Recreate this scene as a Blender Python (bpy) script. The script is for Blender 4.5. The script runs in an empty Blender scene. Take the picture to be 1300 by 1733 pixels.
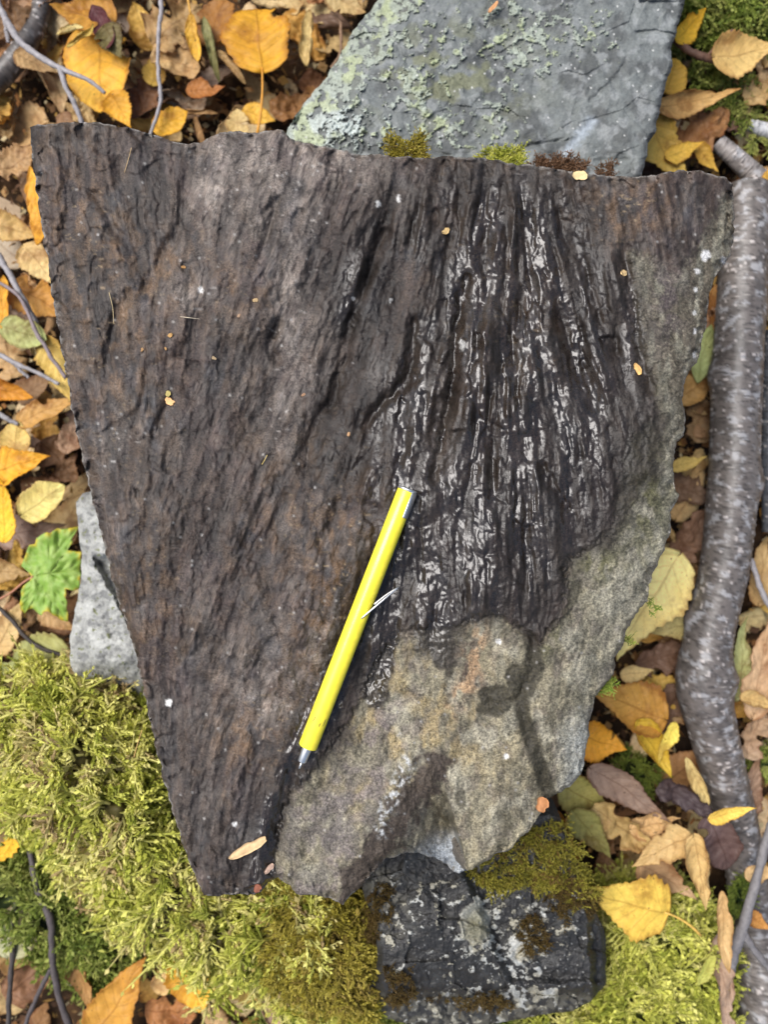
import bpy, math, random
import numpy as np
from mathutils import Vector, Matrix

# ---------------------------------------------------------------- camera, sky, sun, exposure
SC = bpy.context.scene
COL = SC.collection
D = 0.371                       # camera height over the slab face (m)
S0 = 0.4731 / 1733              # metres per photo pixel on the slab face
cam_d = bpy.data.cameras.new('camera'); cam = bpy.data.objects.new('camera', cam_d); COL.objects.link(cam)
cam.location = (0, 0, D); cam.rotation_euler = (0, 0, 0)
cam_d.sensor_fit = 'VERTICAL'; cam_d.sensor_height = 36; cam_d.sensor_width = 27
cam_d.lens = 18 / (0.4731 / 2 / D)
cam_d.clip_start = 0.01; cam_d.clip_end = 60
cam_d.dof.use_dof = True; cam_d.dof.focus_distance = D - 0.002; cam_d.dof.aperture_fstop = cam_d.lens / 3.8
SC.camera = cam

SUN_EL, SUN_AZ = 60.0, 300.0    # light comes from the upper left of the picture
w = bpy.data.worlds.new('World'); SC.world = w; w.use_nodes = True
nt = w.node_tree; nt.nodes.clear()
sky = nt.nodes.new('ShaderNodeTexSky'); sky.sky_type = 'NISHITA'; sky.sun_disc = False
sky.sun_elevation = math.radians(SUN_EL); sky.sun_rotation = math.radians(SUN_AZ)
sky.air_density = 1.0; sky.dust_density = 3.0; sky.ozone_density = 1.0
bg = nt.nodes.new('ShaderNodeBackground'); bg.inputs['Strength'].default_value = 0.10
wo = nt.nodes.new('ShaderNodeOutputWorld')
nt.links.new(sky.outputs[0], bg.inputs[0]); nt.links.new(bg.outputs[0], wo.inputs[0])
sl = bpy.data.lights.new('sun', 'SUN'); sl.energy = 3.0; sl.angle = math.radians(40); sl.color = (1, 0.985, 0.97)
so = bpy.data.objects.new('sun', sl); COL.objects.link(so)
az = math.radians(SUN_AZ); el = math.radians(SUN_EL)
sdir = Vector((math.sin(az) * math.cos(el), math.cos(az) * math.cos(el), math.sin(el)))
so.rotation_euler = sdir.to_track_quat('Z', 'Y').to_euler(); so.location = sdir * 2
vs = SC.view_settings; vs.view_transform = 'Standard'; vs.look = 'None'; vs.gamma = 1; vs.use_curve_mapping = False
vs.exposure = 0.62

# ---------------------------------------------------------------- helpers
rng = np.random.default_rng(7)
random.seed(7)
GZ = -0.182                     # ground level below the slab face

def W(px, py, z=0.0):
    """photo pixel on a surface at height z -> world x, y, z"""
    k = S0 * (D - z) / D
    return np.array([(px - 650) * k, (866.5 - py) * k, z])
def Wv(px, py, z):
    k = S0 * (D - z) / D
    return np.stack([(px - 650) * k, (866.5 - py) * k, z * np.ones_like(px)], -1)
def mpp(z): return S0 * (D - z) / D

def hash2(ix, iy, seed):
    h = (ix.astype(np.int64) * 374761393 + iy.astype(np.int64) * 668265263 + seed * 1442695041) & 0xffffffff
    h = ((h ^ (h >> 13)) * 1274126177) & 0xffffffff
    h = ((h ^ (h >> 16)) * 2246822519) & 0xffffffff
    return ((h ^ (h >> 15)) & 0xffffff) / float(0xffffff)
def vn(x, y, seed=0):
    x = np.asarray(x, float); y = np.asarray(y, float)
    ix = np.floor(x); iy = np.floor(y); fx = x - ix; fy = y - iy
    fx = fx * fx * (3 - 2 * fx); fy = fy * fy * (3 - 2 * fy)
    a = hash2(ix, iy, seed); b = hash2(ix + 1, iy, seed); c = hash2(ix, iy + 1, seed); d = hash2(ix + 1, iy + 1, seed)
    return (a * (1 - fx) + b * fx) * (1 - fy) + (c * (1 - fx) + d * fx) * fy
def pn(x, y, seed=0):
    x = np.asarray(x, float); y = np.asarray(y, float)
    ix = np.floor(x); iy = np.floor(y); fx = x - ix; fy = y - iy
    ux = fx ** 3 * (fx * (fx * 6 - 15) + 10); uy = fy ** 3 * (fy * (fy * 6 - 15) + 10)
    def g(i, j, dx, dy):
        a = hash2(i, j, seed) * 6.2831853; return np.cos(a) * dx + np.sin(a) * dy
    a = g(ix, iy, fx, fy); b = g(ix + 1, iy, fx - 1, fy); c = g(ix, iy + 1, fx, fy - 1); d = g(ix + 1, iy + 1, fx - 1, fy - 1)
    return .5 + .72 * ((a * (1 - ux) + b * ux) * (1 - uy) + (c * (1 - ux) + d * ux) * uy)
def fbm(x, y, seed=0, octv=4, gain=0.5):
    s = 0; a = 1; t = 0
    for o in range(octv):
        c, sn = math.cos(o * 1.1 + .5), math.sin(o * 1.1 + .5)
        s = s + a * pn((x * c - y * sn) * 2 ** o + 17.3 * o, (x * sn + y * c) * 2 ** o - 9.1 * o, seed + o * 31); t += a; a *= gain
    return s / t
def fbc(x, y, seed=0, octv=4, gain=0.5): return .5 + (fbm(x, y, seed, octv, gain) - .5) * 1.55
def ss(a, b, x):
    t = np.clip((x - a) / (b - a), 0, 1); return t * t * (3 - 2 * t)
def norm(a): return (a - a.mean()) / (a.std() + 1e-9)
def blob(x, y, cx, cy, rx, ry, rot=0):
    c, s = math.cos(math.radians(rot)), math.sin(math.radians(rot))
    dx, dy = x - cx, y - cy
    return np.exp(-(((dx * c + dy * s) / rx) ** 2 + ((-dx * s + dy * c) / ry) ** 2))
def seg_dist(x, y, pts, closed=False):
    best = np.full(np.shape(x), 1e9)
    n = len(pts)
    for i in range(n if closed else n - 1):
        x0, y0 = pts[i]; x1, y1 = pts[(i + 1) % n]
        dx, dy = x1 - x0, y1 - y0
        t = np.clip(((x - x0) * dx + (y - y0) * dy) / (dx * dx + dy * dy + 1e-9), 0, 1)
        best = np.minimum(best, np.hypot(x - x0 - t * dx, y - y0 - t * dy))
    return best
def inside(x, y, pts):
    r = np.zeros(np.shape(x), bool); n = len(pts)
    for i in range(n):
        x0, y0 = pts[i]; x1, y1 = pts[(i + 1) % n]
        if y0 == y1: continue
        c = ((y0 > y) != (y1 > y)) & (x < (x1 - x0) * (y - y0) / (y1 - y0) + x0)
        r ^= c
    return r
def sdf(x, y, pts):             # positive inside
    d = seg_dist(x, y, pts, True); return np.where(inside(x, y, pts), d, -d)
def lerp(a, b, t): return a + (b - a) * t
def mixc(c, col, t): return c + (np.array(col) - c) * np.clip(t, 0, 1)[..., None]

def mkmesh(name, V, F):
    me = bpy.data.meshes.new(name); V = np.asarray(V, np.float32)
    me.vertices.add(len(V)); me.vertices.foreach_set('co', V.ravel())
    groups = F if isinstance(F, list) else [F]
    groups = [np.asarray(g, np.int32) for g in groups if len(g)]
    tot = sum(g.size for g in groups); npoly = sum(len(g) for g in groups)
    me.loops.add(tot); me.polygons.add(npoly)
    me.loops.foreach_set('vertex_index', np.concatenate([g.ravel() for g in groups]))
    st = []; o = 0
    for g in groups:
        st.append(np.arange(o, o + g.size, g.shape[1])); o += g.size
    me.polygons.foreach_set('loop_start', np.concatenate(st).astype(np.int32))
    me.update(calc_edges=True); me.validate(); me.shade_smooth()
    return me
def set_col(me, name, rgb):
    a = me.attributes.new(name, 'FLOAT_COLOR', 'POINT')
    c = np.ones((len(rgb), 4), np.float32); c[:, :3] = rgb; a.data.foreach_set('color', c.ravel())
def set_f(me, name, v):
    a = me.attributes.new(name, 'FLOAT', 'POINT'); a.data.foreach_set('value', np.asarray(v, np.float32).ravel())
def obj(name, me, mat=None, parent=None, label=None, cat=None, group=None, kind=None, loc=None):
    o = bpy.data.objects.new(name, me); COL.objects.link(o)
    if mat is not None:
        if me.materials: me.materials[0] = mat
        else: me.materials.append(mat)
    if parent is not None: o.parent = parent
    if label: o['label'] = label
    if cat: o['category'] = cat
    if group: o['group'] = group
    if kind: o['kind'] = kind
    if loc is not None: o.location = loc
    return o
def recentre(V, base):          # mesh around its own base point
    return V - np.array(base)

def resample(pts, n, jit=0, seed=0):
    p = np.array(pts, float); d = np.r_[0, np.cumsum(np.hypot(*np.diff(p, axis=0).T))]
    t = np.linspace(0, d[-1], n); q = np.stack([np.interp(t, d, p[:, 0]), np.interp(t, d, p[:, 1])], -1)
    if jit:
        j = np.stack([fbm(t / 22, t * 0 + 3, seed, 4) - .5, fbm(t / 22, t * 0 + 8, seed + 5, 4) - .5], -1) * 2 * jit
        env = np.minimum(1, np.minimum(np.arange(n), np.arange(n)[::-1]) / 6)[:, None]
        q = q + j * env
    return q
def tfi(top, right, bottom, left, nu, nv, jit=0, seed=0):
    """four pixel curves (left->right, top->bottom) -> grid of pixel positions [nv, nu]"""
    T = resample(top, nu, jit, seed); B = resample(bottom, nu, jit, seed + 50)
    L = resample(left, nv, jit, seed + 100); R = resample(right, nv, jit, seed + 150)
    u = np.linspace(0, 1, nu)[None, :, None]; v = np.linspace(0, 1, nv)[:, None, None]
    g = (1 - v) * T[None] + v * B[None] + (1 - u) * L[:, None] + u * R[:, None] \
        - ((1 - u) * (1 - v) * T[0] + u * (1 - v) * T[-1] + (1 - u) * v * B[0] + u * v * B[-1])
    return g[..., 0], g[..., 1]
def grid_faces(nv, nu):
    i = np.arange(nv * nu).reshape(nv, nu)
    return np.stack([i[:-1, :-1], i[1:, :-1], i[1:, 1:], i[:-1, 1:]], -1).reshape(-1, 4)
def rim_index(nv, nu):
    i = np.arange(nv * nu).reshape(nv, nu)
    return np.r_[i[0, :], i[1:, -1], i[-1, -2::-1], i[-2:0:-1, 0]]
def rock_mesh(name, gx, gy, gz, col, wet, zbot, flare, seed, side_col, rings=7):
    """height-field face plus rough sides down to zbot and a closed underside; col [..,3]"""
    nv, nu = gx.shape
    V = Wv(gx, gy, gz).reshape(-1, 3); F = grid_faces(nv, nu)
    rim = rim_index(nv, nu); P = V[rim]; n = len(rim)
    cen = V.mean(0)
    tang = np.roll(P, -4, 0) - np.roll(P, 4, 0); nrm = np.stack([tang[:, 1], -tang[:, 0]], -1)
    nrm /= np.linalg.norm(nrm, axis=1, keepdims=True) + 1e-9
    if ((P[:, :2] - cen[:2]) * nrm).sum() < 0: nrm = -nrm
    for _ in range(30): nrm = (nrm + np.roll(nrm, 1, 0) + np.roll(nrm, -1, 0)) / 3
    arc = np.r_[0, np.cumsum(np.linalg.norm(np.diff(P, axis=0), axis=1))]
    Vs = [V]; Fs = [F]; prev = rim; cs = [col.reshape(-1, 3)]; ws = [wet.reshape(-1)]
    off = len(V)
    for r in range(1, rings + 1):
        t = r / rings
        zz = lerp(P[:, 2], zbot, t)
        o = flare * t + (fbm(arc / 0.012, np.full(n, r * 0.9), seed, 3) - .62) * 0.006 * math.sin(math.pi * min(1, t * 1.2 + .05))
        q = np.c_[P[:, 0] + nrm[:, 0] * o, P[:, 1] + nrm[:, 1] * o, zz]
        idx = np.arange(off, off + n); off += n
        Vs.append(q); Fs.append(np.stack([prev, np.roll(prev, -1), np.roll(idx, -1), idx], -1)); prev = idx
        k = 0.75 + 0.5 * fbm(arc / 0.008, zz / 0.006, seed + 9, 3)
        cs.append(np.array(side_col)[None] * k[:, None]); ws.append(np.zeros(n))
    c = np.array([[*Vs[-1][:, :2].mean(0), zbot]]); Vs.append(c)
    Fs.append(np.stack([prev, np.roll(prev, -1), np.full(n, off)], -1)); cs.append(np.array([side_col])); ws.append(np.zeros(1))
    V = np.concatenate(Vs)
    base = np.array([V[:, 0].mean(), V[:, 1].mean(), zbot])
    quads = np.concatenate(Fs[:-1])
    # orient: face should look up
    a, b, c3 = V[F[0, 0]], V[F[0, 1]], V[F[0, 2]]
    me = mkmesh(name, V - base, [quads, Fs[-1]])
    set_col(me, 'col', np.concatenate(cs)); set_f(me, 'wet', np.concatenate(ws))
    return me, base

# ---------------------------------------------------------------- materials
def new_mat(name):
    m = bpy.data.materials.new(name); m.use_nodes = True
    t = m.node_tree; t.nodes.clear()
    o = t.nodes.new('ShaderNodeOutputMaterial'); b = t.nodes.new('ShaderNodeBsdfPrincipled')
    t.links.new(b.outputs[0], o.inputs[0])
    return m, t, b, o
def N(t, kind, **kw):
    n = t.nodes.new(kind)
    for k, v in kw.items():
        if k in n.inputs: n.inputs[k].default_value = v
        else: setattr(n, k, v)
    return n
def math_n(t, op, a, b=None, clamp=False):
    n = t.nodes.new('ShaderNodeMath'); n.operation = op; n.use_clamp = clamp
    for i, v in enumerate((a, b)):
        if v is None: continue
        if isinstance(v, (int, float)): n.inputs[i].default_value = v
        else: t.links.new(v, n.inputs[i])
    return n.outputs[0]
def mix_n(t, fac, a, b, blend='MIX'):
    n = t.nodes.new('ShaderNodeMix'); n.data_type = 'RGBA'; n.blend_type = blend
    for i, v in ((0, fac), (6, a), (7, b)):
        if isinstance(v, (int, float)): n.inputs[i].default_value = v
        elif isinstance(v, tuple): n.inputs[i].default_value = (*v, 1)
        else: t.links.new(v, n.inputs[i])
    return n.outputs[2]
def ramp_n(t, x, a, b, lo=0.0, hi=1.0):
    n = t.nodes.new('ShaderNodeMapRange'); n.interpolation_type = 'SMOOTHSTEP'
    t.links.new(x, n.inputs[0]); n.inputs[1].default_value = a; n.inputs[2].default_value = b
    n.inputs[3].default_value = lo; n.inputs[4].default_value = hi
    return n.outputs[0]

def rock_material(name, dry_rough=0.72, wet_rough=0.16, bump=0.5, grain=900.0, spec=0.35, aniso=None):
    m, t, b, o = new_mat(name)
    tc = N(t, 'ShaderNodeTexCoord'); at = N(t, 'ShaderNodeAttribute', attribute_name='col'); aw = N(t, 'ShaderNodeAttribute', attribute_name='wet')
    n1 = N(t, 'ShaderNodeTexNoise', Scale=grain, Detail=4.0, Roughness=0.65); t.links.new(tc.outputs['Object'], n1.inputs['Vector'])
    n2 = N(t, 'ShaderNodeTexNoise', Scale=grain * 0.22, Detail=3.0, Roughness=0.6); t.links.new(tc.outputs['Object'], n2.inputs['Vector'])
    k = math_n(t, 'ADD', math_n(t, 'MULTIPLY', n1.outputs[0], 0.9), math_n(t, 'MULTIPLY', n2.outputs[0], 0.6))
    k = math_n(t, 'ADD', k, 0.25)
    wetk = math_n(t, 'SUBTRACT', 1.0, math_n(t, 'MULTIPLY', aw.outputs['Fac'], 0.45))
    k = math_n(t, 'MULTIPLY', k, wetk)
    c = N(t, 'ShaderNodeVectorMath', operation='SCALE'); t.links.new(at.outputs['Color'], c.inputs[0]); t.links.new(k, c.inputs['Scale'])
    t.links.new(c.outputs[0], b.inputs['Base Color'])
    t.links.new(ramp_n(t, aw.outputs['Fac'], 0, 1, dry_rough, wet_rough), b.inputs['Roughness'])
    t.links.new(ramp_n(t, aw.outputs['Fac'], 0, 1, spec, 0.5), b.inputs['Specular IOR Level'])
    bp = N(t, 'ShaderNodeBump', Distance=0.0006)
    t.links.new(ramp_n(t, aw.outputs['Fac'], 0, 1, bump, bump * 0.35), bp.inputs['Strength'])
    hh = math_n(t, 'ADD', n1.outputs[0], math_n(t, 'MULTIPLY', n2.outputs[0], 1.5))
    t.links.new(hh, bp.inputs['Height']); t.links.new(bp.outputs[0], b.inputs['Normal'])
    return m
def vcol_material(name, rough=0.6, noise=600, amt=0.5, trans=0.0, spec=0.3, bump=0.0):
    m, t, b, o = new_mat(name)
    tc = N(t, 'ShaderNodeTexCoord'); at = N(t, 'ShaderNodeAttribute', attribute_name='col')
    n1 = N(t, 'ShaderNodeTexNoise', Scale=noise, Detail=3.0); t.links.new(tc.outputs['Object'], n1.inputs['Vector'])
    k = math_n(t, 'ADD', math_n(t, 'MULTIPLY', n1.outputs[0], amt * 2), 1 - amt)
    c = N(t, 'ShaderNodeVectorMath', operation='SCALE'); t.links.new(at.outputs['Color'], c.inputs[0]); t.links.new(k, c.inputs['Scale'])
    t.links.new(c.outputs[0], b.inputs['Base Color']); b.inputs['Roughness'].default_value = rough; b.inputs['Specular IOR Level'].default_value = spec
    if bump:
        bp = N(t, 'ShaderNodeBump', Distance=0.0008, Strength=bump); t.links.new(n1.outputs[0], bp.inputs['Height']); t.links.new(bp.outputs[0], b.inputs['Normal'])
    if trans:
        tr = N(t, 'ShaderNodeBsdfTranslucent'); t.links.new(c.outputs[0], tr.inputs[0])
        mx = N(t, 'ShaderNodeMixShader'); mx.inputs[0].default_value = trans
        t.links.new(b.outputs[0], mx.inputs[1]); t.links.new(tr.outputs[0], mx.inputs[2]); t.links.new(mx.outputs[0], o.inputs[0])
    return m
def flat_material(name, rgb, rough=0.4, metal=0.0, noise=0.0, spec=0.5, coat=0.0):
    m, t, b, o = new_mat(name)
    b.inputs['Roughness'].default_value = rough; b.inputs['Metallic'].default_value = metal; b.inputs['Specular IOR Level'].default_value = spec
    b.inputs['Coat Weight'].default_value = coat
    tc = N(t, 'ShaderNodeTexCoord'); n1 = N(t, 'ShaderNodeTexNoise', Scale=noise or 300.0, Detail=4.0); t.links.new(tc.outputs['Object'], n1.inputs['Vector'])
    k = ramp_n(t, n1.outputs[0], 0.3, 0.7, 0.9, 1.05)
    c = N(t, 'ShaderNodeVectorMath', operation='SCALE'); c.inputs[0].default_value = rgb; t.links.new(k, c.inputs['Scale']); t.links.new(c.outputs[0], b.inputs['Base Color'])
    return m

def leaf_material():
    m, t, b, o = new_mat('leaf_blade')
    oi = N(t, 'ShaderNodeObjectInfo'); uv = N(t, 'ShaderNodeUVMap', uv_map='uv'); tc = N(t, 'ShaderNodeTexCoord')
    sp = N(t, 'ShaderNodeSeparateXYZ'); t.links.new(uv.outputs[0], sp.inputs[0])
    tt, sv = sp.outputs[0], sp.outputs[1]
    a = math_n(t, 'ABSOLUTE', math_n(t, 'SUBTRACT', math_n(t, 'MULTIPLY', sv, 2.0), 1.0))
    fr = math_n(t, 'FRACT', math_n(t, 'MULTIPLY', math_n(t, 'SUBTRACT', tt, math_n(t, 'MULTIPLY', a, 0.24)), 7.0))
    ridge = math_n(t, 'ABSOLUTE', math_n(t, 'SUBTRACT', fr, 0.5))
    side = ramp_n(t, ridge, 0.0, 0.10, 1.0, 0.0)
    mid = ramp_n(t, a, 0.015, 0.06, 1.0, 0.0)
    vein = math_n(t, 'MAXIMUM', math_n(t, 'MULTIPLY', side, 0.6), mid)
    off = N(t, 'ShaderNodeVectorMath', operation='ADD'); t.links.new(tc.outputs['Object'], off.inputs[0]); t.links.new(oi.outputs['Random'], off.inputs[1])
    n1 = N(t, 'ShaderNodeTexNoise', Scale=70.0, Detail=4.0, Roughness=0.6); t.links.new(off.outputs[0], n1.inputs['Vector'])
    n2 = N(t, 'ShaderNodeTexNoise', Scale=420.0, Detail=3.0, Roughness=0.6); t.links.new(off.outputs[0], n2.inputs['Vector'])
    spots = ramp_n(t, n1.outputs[0], 0.5, 0.64)
    dark = N(t, 'ShaderNodeVectorMath', operation='MULTIPLY'); t.links.new(oi.outputs['Color'], dark.inputs[0]); dark.inputs[1].default_value = (0.55, 0.42, 0.35)
    c = mix_n(t, math_n(t, 'MULTIPLY', spots, 0.75), oi.outputs['Color'], dark.outputs[0])
    n3 = N(t, 'ShaderNodeTexNoise', Scale=28.0, Detail=2.0); t.links.new(off.outputs[0], n3.inputs['Vector'])
    warm = N(t, 'ShaderNodeVectorMath', operation='MULTIPLY'); t.links.new(oi.outputs['Color'], warm.inputs[0]); warm.inputs[1].default_value = (1.12, 1.22, 1.35)
    c = mix_n(t, ramp_n(t, n3.outputs[0], 0.42, 0.62, 0.0, 0.9), c, warm.outputs[0])
    edge = math_n(t, 'MULTIPLY', ramp_n(t, math_n(t, 'ADD', a, math_n(t, 'MULTIPLY', n1.outputs[0], 0.5)), 1.0, 1.3), 0.8)
    c = mix_n(t, edge, c, dark.outputs[0])
    c = mix_n(t, math_n(t, 'MULTIPLY', vein, 0.45), c, dark.outputs[0])
    speck = ramp_n(t, n2.outputs[0], 0.66, 0.72, 0.0, 0.8)
    c = mix_n(t, speck, c, (0.05, 0.028, 0.015))
    k = math_n(t, 'ADD', math_n(t, 'MULTIPLY', n2.outputs[0], 0.6), 0.7)
    cs = N(t, 'ShaderNodeVectorMath', operation='SCALE'); t.links.new(c, cs.inputs[0]); t.links.new(k, cs.inputs['Scale'])
    t.links.new(cs.outputs[0], b.inputs['Base Color']); b.inputs['Roughness'].default_value = 0.55; b.inputs['Specular IOR Level'].default_value = 0.3
    bp = N(t, 'ShaderNodeBump', Distance=0.0006, Strength=0.5)
    t.links.new(math_n(t, 'ADD', vein, math_n(t, 'MULTIPLY', n1.outputs[0], 1.2)), bp.inputs['Height']); t.links.new(bp.outputs[0], b.inputs['Normal'])
    tr = N(t, 'ShaderNodeBsdfTranslucent'); t.links.new(cs.outputs[0], tr.inputs[0])
    mx = N(t, 'ShaderNodeMixShader'); mx.inputs[0].default_value = 0.28
    t.links.new(b.outputs[0], mx.inputs[1]); t.links.new(tr.outputs[0], mx.inputs[2]); t.links.new(mx.outputs[0], o.inputs[0])
    return m
def objcol_material(name, rough=0.6):
    m, t, b, o = new_mat(name)
    oi = N(t, 'ShaderNodeObjectInfo'); tc = N(t, 'ShaderNodeTexCoord')
    n1 = N(t, 'ShaderNodeTexNoise', Scale=500.0, Detail=3.0); t.links.new(tc.outputs['Object'], n1.inputs['Vector'])
    k = math_n(t, 'ADD', n1.outputs[0], 0.5)
    c = N(t, 'ShaderNodeVectorMath', operation='SCALE'); t.links.new(oi.outputs['Color'], c.inputs[0]); t.links.new(k, c.inputs['Scale'])
    t.links.new(c.outputs[0], b.inputs['Base Color']); b.inputs['Roughness'].default_value = rough
    return m
def slab_material():
    m, t, b, o = new_mat('weathered_slab_rock')
    tc = N(t, 'ShaderNodeTexCoord'); at = N(t, 'ShaderNodeAttribute', attribute_name='col'); aw = N(t, 'ShaderNodeAttribute', attribute_name='wet')
    ag = N(t, 'ShaderNodeAttribute', attribute_name='grain_lean'); af = N(t, 'ShaderNodeAttribute', attribute_name='fibrous'); afm = N(t, 'ShaderNodeAttribute', attribute_name='film')
    fibres = []
    for rot in (-24, 8):
        mp = N(t, 'ShaderNodeMapping'); mp.inputs['Rotation'].default_value = (0, 0, math.radians(-rot)); mp2 = N(t, 'ShaderNodeMapping'); mp2.inputs['Scale'].default_value = (1, .17, 1)
        t.links.new(tc.outputs['Object'], mp.inputs[0]); t.links.new(mp.outputs[0], mp2.inputs[0])
        n = N(t, 'ShaderNodeTexNoise', Scale=950.0, Detail=4.0, Roughness=0.62, Distortion=0.6); t.links.new(mp2.outputs[0], n.inputs['Vector']); fibres.append(n.outputs[0])
    fb = N(t, 'ShaderNodeMix'); t.links.new(ag.outputs['Fac'], fb.inputs[0]); t.links.new(fibres[0], fb.inputs[2]); t.links.new(fibres[1], fb.inputs[3])
    n1 = N(t, 'ShaderNodeTexNoise', Scale=1100.0, Detail=4.0, Roughness=0.7); t.links.new(tc.outputs['Object'], n1.inputs['Vector'])
    n2 = N(t, 'ShaderNodeTexNoise', Scale=230.0, Detail=4.0, Roughness=0.65); t.links.new(tc.outputs['Object'], n2.inputs['Vector'])
    grain = N(t, 'ShaderNodeMix'); t.links.new(af.outputs['Fac'], grain.inputs[0]); t.links.new(n1.outputs[0], grain.inputs[2]); t.links.new(fb.outputs[0], grain.inputs[3]); g = grain.outputs[0]
    k = math_n(t, 'ADD', ramp_n(t, g, 0.32, 0.7, 0.5, 1.5), math_n(t, 'MULTIPLY', math_n(t, 'SUBTRACT', n2.outputs[0], 0.5), 1.1))
    k = math_n(t, 'MAXIMUM', k, 0.2)
    k = math_n(t, 'MULTIPLY', k, math_n(t, 'SUBTRACT', 1.0, math_n(t, 'MULTIPLY', aw.outputs['Fac'], 0.5)))
    c = N(t, 'ShaderNodeVectorMath', operation='SCALE'); t.links.new(at.outputs['Color'], c.inputs[0]); t.links.new(k, c.inputs['Scale'])
    t.links.new(c.outputs[0], b.inputs['Base Color'])
    r = math_n(t, 'ADD', ramp_n(t, afm.outputs['Fac'], 0.0, 0.85, 0.55, 0.27), math_n(t, 'MULTIPLY', math_n(t, 'SUBTRACT', n2.outputs[0], 0.5), 0.25))
    t.links.new(r, b.inputs['Roughness'])
    t.links.new(ramp_n(t, afm.outputs['Fac'], 0, 1, 0.3, 0.6), b.inputs['Specular IOR Level'])
    bp = N(t, 'ShaderNodeBump', Distance=0.0007)
    t.links.new(ramp_n(t, afm.outputs['Fac'], 0, 1, 0.72, 0.10), bp.inputs['Strength'])
    t.links.new(math_n(t, 'ADD', g, math_n(t, 'MULTIPLY', n2.outputs[0], 1.2)), bp.inputs['Height']); t.links.new(bp.outputs[0], b.inputs['Normal'])
    return m
M_slab = slab_material()
M_rock = rock_material('lichened_grey_rock', dry_rough=0.8, wet_rough=0.3, bump=0.6, grain=700, spec=0.3)
M_leaf = leaf_material()
M_stalk = objcol_material('leaf_stalk')
M_moss = vcol_material('moss_green', rough=0.6, noise=500, amt=0.25, trans=0.3, spec=0.25)
M_soil = vcol_material('dark_forest_soil', rough=0.95, noise=260, amt=0.6, bump=0.8, spec=0.1)
M_bark = vcol_material('smooth_grey_bark', rough=0.42, noise=420, amt=0.22, bump=0.12, spec=0.5)
M_twig = vcol_material('twig_bark', rough=0.6, noise=500, amt=0.4, bump=0.3, spec=0.3)
def lacquer():
    m = flat_material('yellow_lacquer', (0.92, 0.77, 0.045), rough=0.34, coat=0.2); t = m.node_tree
    b = next(n for n in t.nodes if n.type == 'BSDF_PRINCIPLED'); src = b.inputs['Base Color'].links[0].from_socket
    tc = N(t, 'ShaderNodeTexCoord'); mp = N(t, 'ShaderNodeMapping'); mp.inputs['Scale'].default_value = (.16, 1, 1); t.links.new(tc.outputs['Object'], mp.inputs[0])
    n = N(t, 'ShaderNodeTexNoise', Scale=900.0, Detail=2.0); t.links.new(mp.outputs[0], n.inputs['Vector'])
    n2 = N(t, 'ShaderNodeTexNoise', Scale=60.0, Detail=3.0); t.links.new(tc.outputs['Object'], n2.inputs['Vector'])
    f = math_n(t, 'MULTIPLY', ramp_n(t, n.outputs[0], 0.66, 0.72), ramp_n(t, n2.outputs[0], 0.5, 0.6, 0.0, 0.75))
    t.links.new(mix_n(t, f, src, (0.16, 0.12, 0.03)), b.inputs['Base Color'])
    t.links.new(ramp_n(t, n2.outputs[0], 0.3, 0.7, 0.26, 0.46), b.inputs['Roughness'])
    return m
M_yellow = lacquer()
M_steel = flat_material('brushed_steel', (0.80, 0.79, 0.77), rough=0.42, metal=1.0)
M_chip = objcol_material('dry_wood_chip', 0.75)

# ---------------------------------------------------------------- ground
def build_ground():
    n = 260
    u = np.linspace(-1, 1, n); c = np.sinh(u * 4.2) / np.sinh(4.2) * 6.0
    X, Y = np.meshgrid(c, c); near = np.exp(-(X ** 2 + Y ** 2) / 0.5)
    Z = GZ - 0.004 + near * ((fbm(X / .05, Y / .05, 3, 4) - .5) * 0.02) + (1 - near) * (fbm(X / .8, Y / .8, 5, 4) - .5) * .08
    col = np.zeros((n, n, 3)) + (0.035, 0.022, 0.014)
    col = mixc(col, (0.09, 0.05, 0.025), ss(.5, .7, fbc(X / .02, Y / .02, 8, 3)))
    me = mkmesh('ground', np.stack([X, Y, Z], -1).reshape(-1, 3), grid_faces(n, n)[:, ::-1]); set_col(me, 'col', col.reshape(-1, 3))
    obj('ground', me, M_soil, kind='structure')
build_ground()

# ---------------------------------------------------------------- the big slab
PITCH = 2.0; GX0, GY0 = -40.0, 160.0
gw, gh = 690, 720
MX, MY = np.meshgrid(GX0 + np.arange(gw) * PITCH, GY0 + np.arange(gh) * PITCH)
def samp(m, px, py):
    fx = np.clip((np.asarray(px, float) - GX0) / PITCH, 0, gw - 1.001); fy = np.clip((np.asarray(py, float) - GY0) / PITCH, 0, gh - 1.001)
    ix = fx.astype(int); iy = fy.astype(int); ax = fx - ix; ay = fy - iy
    if m.ndim == 3: ax = ax[..., None]; ay = ay[..., None]
    return (m[iy, ix] * (1 - ax) + m[iy, ix + 1] * ax) * (1 - ay) + (m[iy + 1, ix] * (1 - ax) + m[iy + 1, ix + 1] * ax) * ay
TOP = [(50,215),(70,211),(110,207),(160,208),(215,216),(250,225),(290,238),(318,243),(343,240),(357,232),(372,224),(400,222),(440,225),(470,219),(478,222),(490,234),(520,242),(560,249),(600,260),(650,263),(700,267),(760,264),(810,267),(870,277),(930,283),(975,292),(1020,297),(1060,300),(1110,294),(1150,288),(1180,288),(1215,296),(1232,302),(1241,312)]
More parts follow.
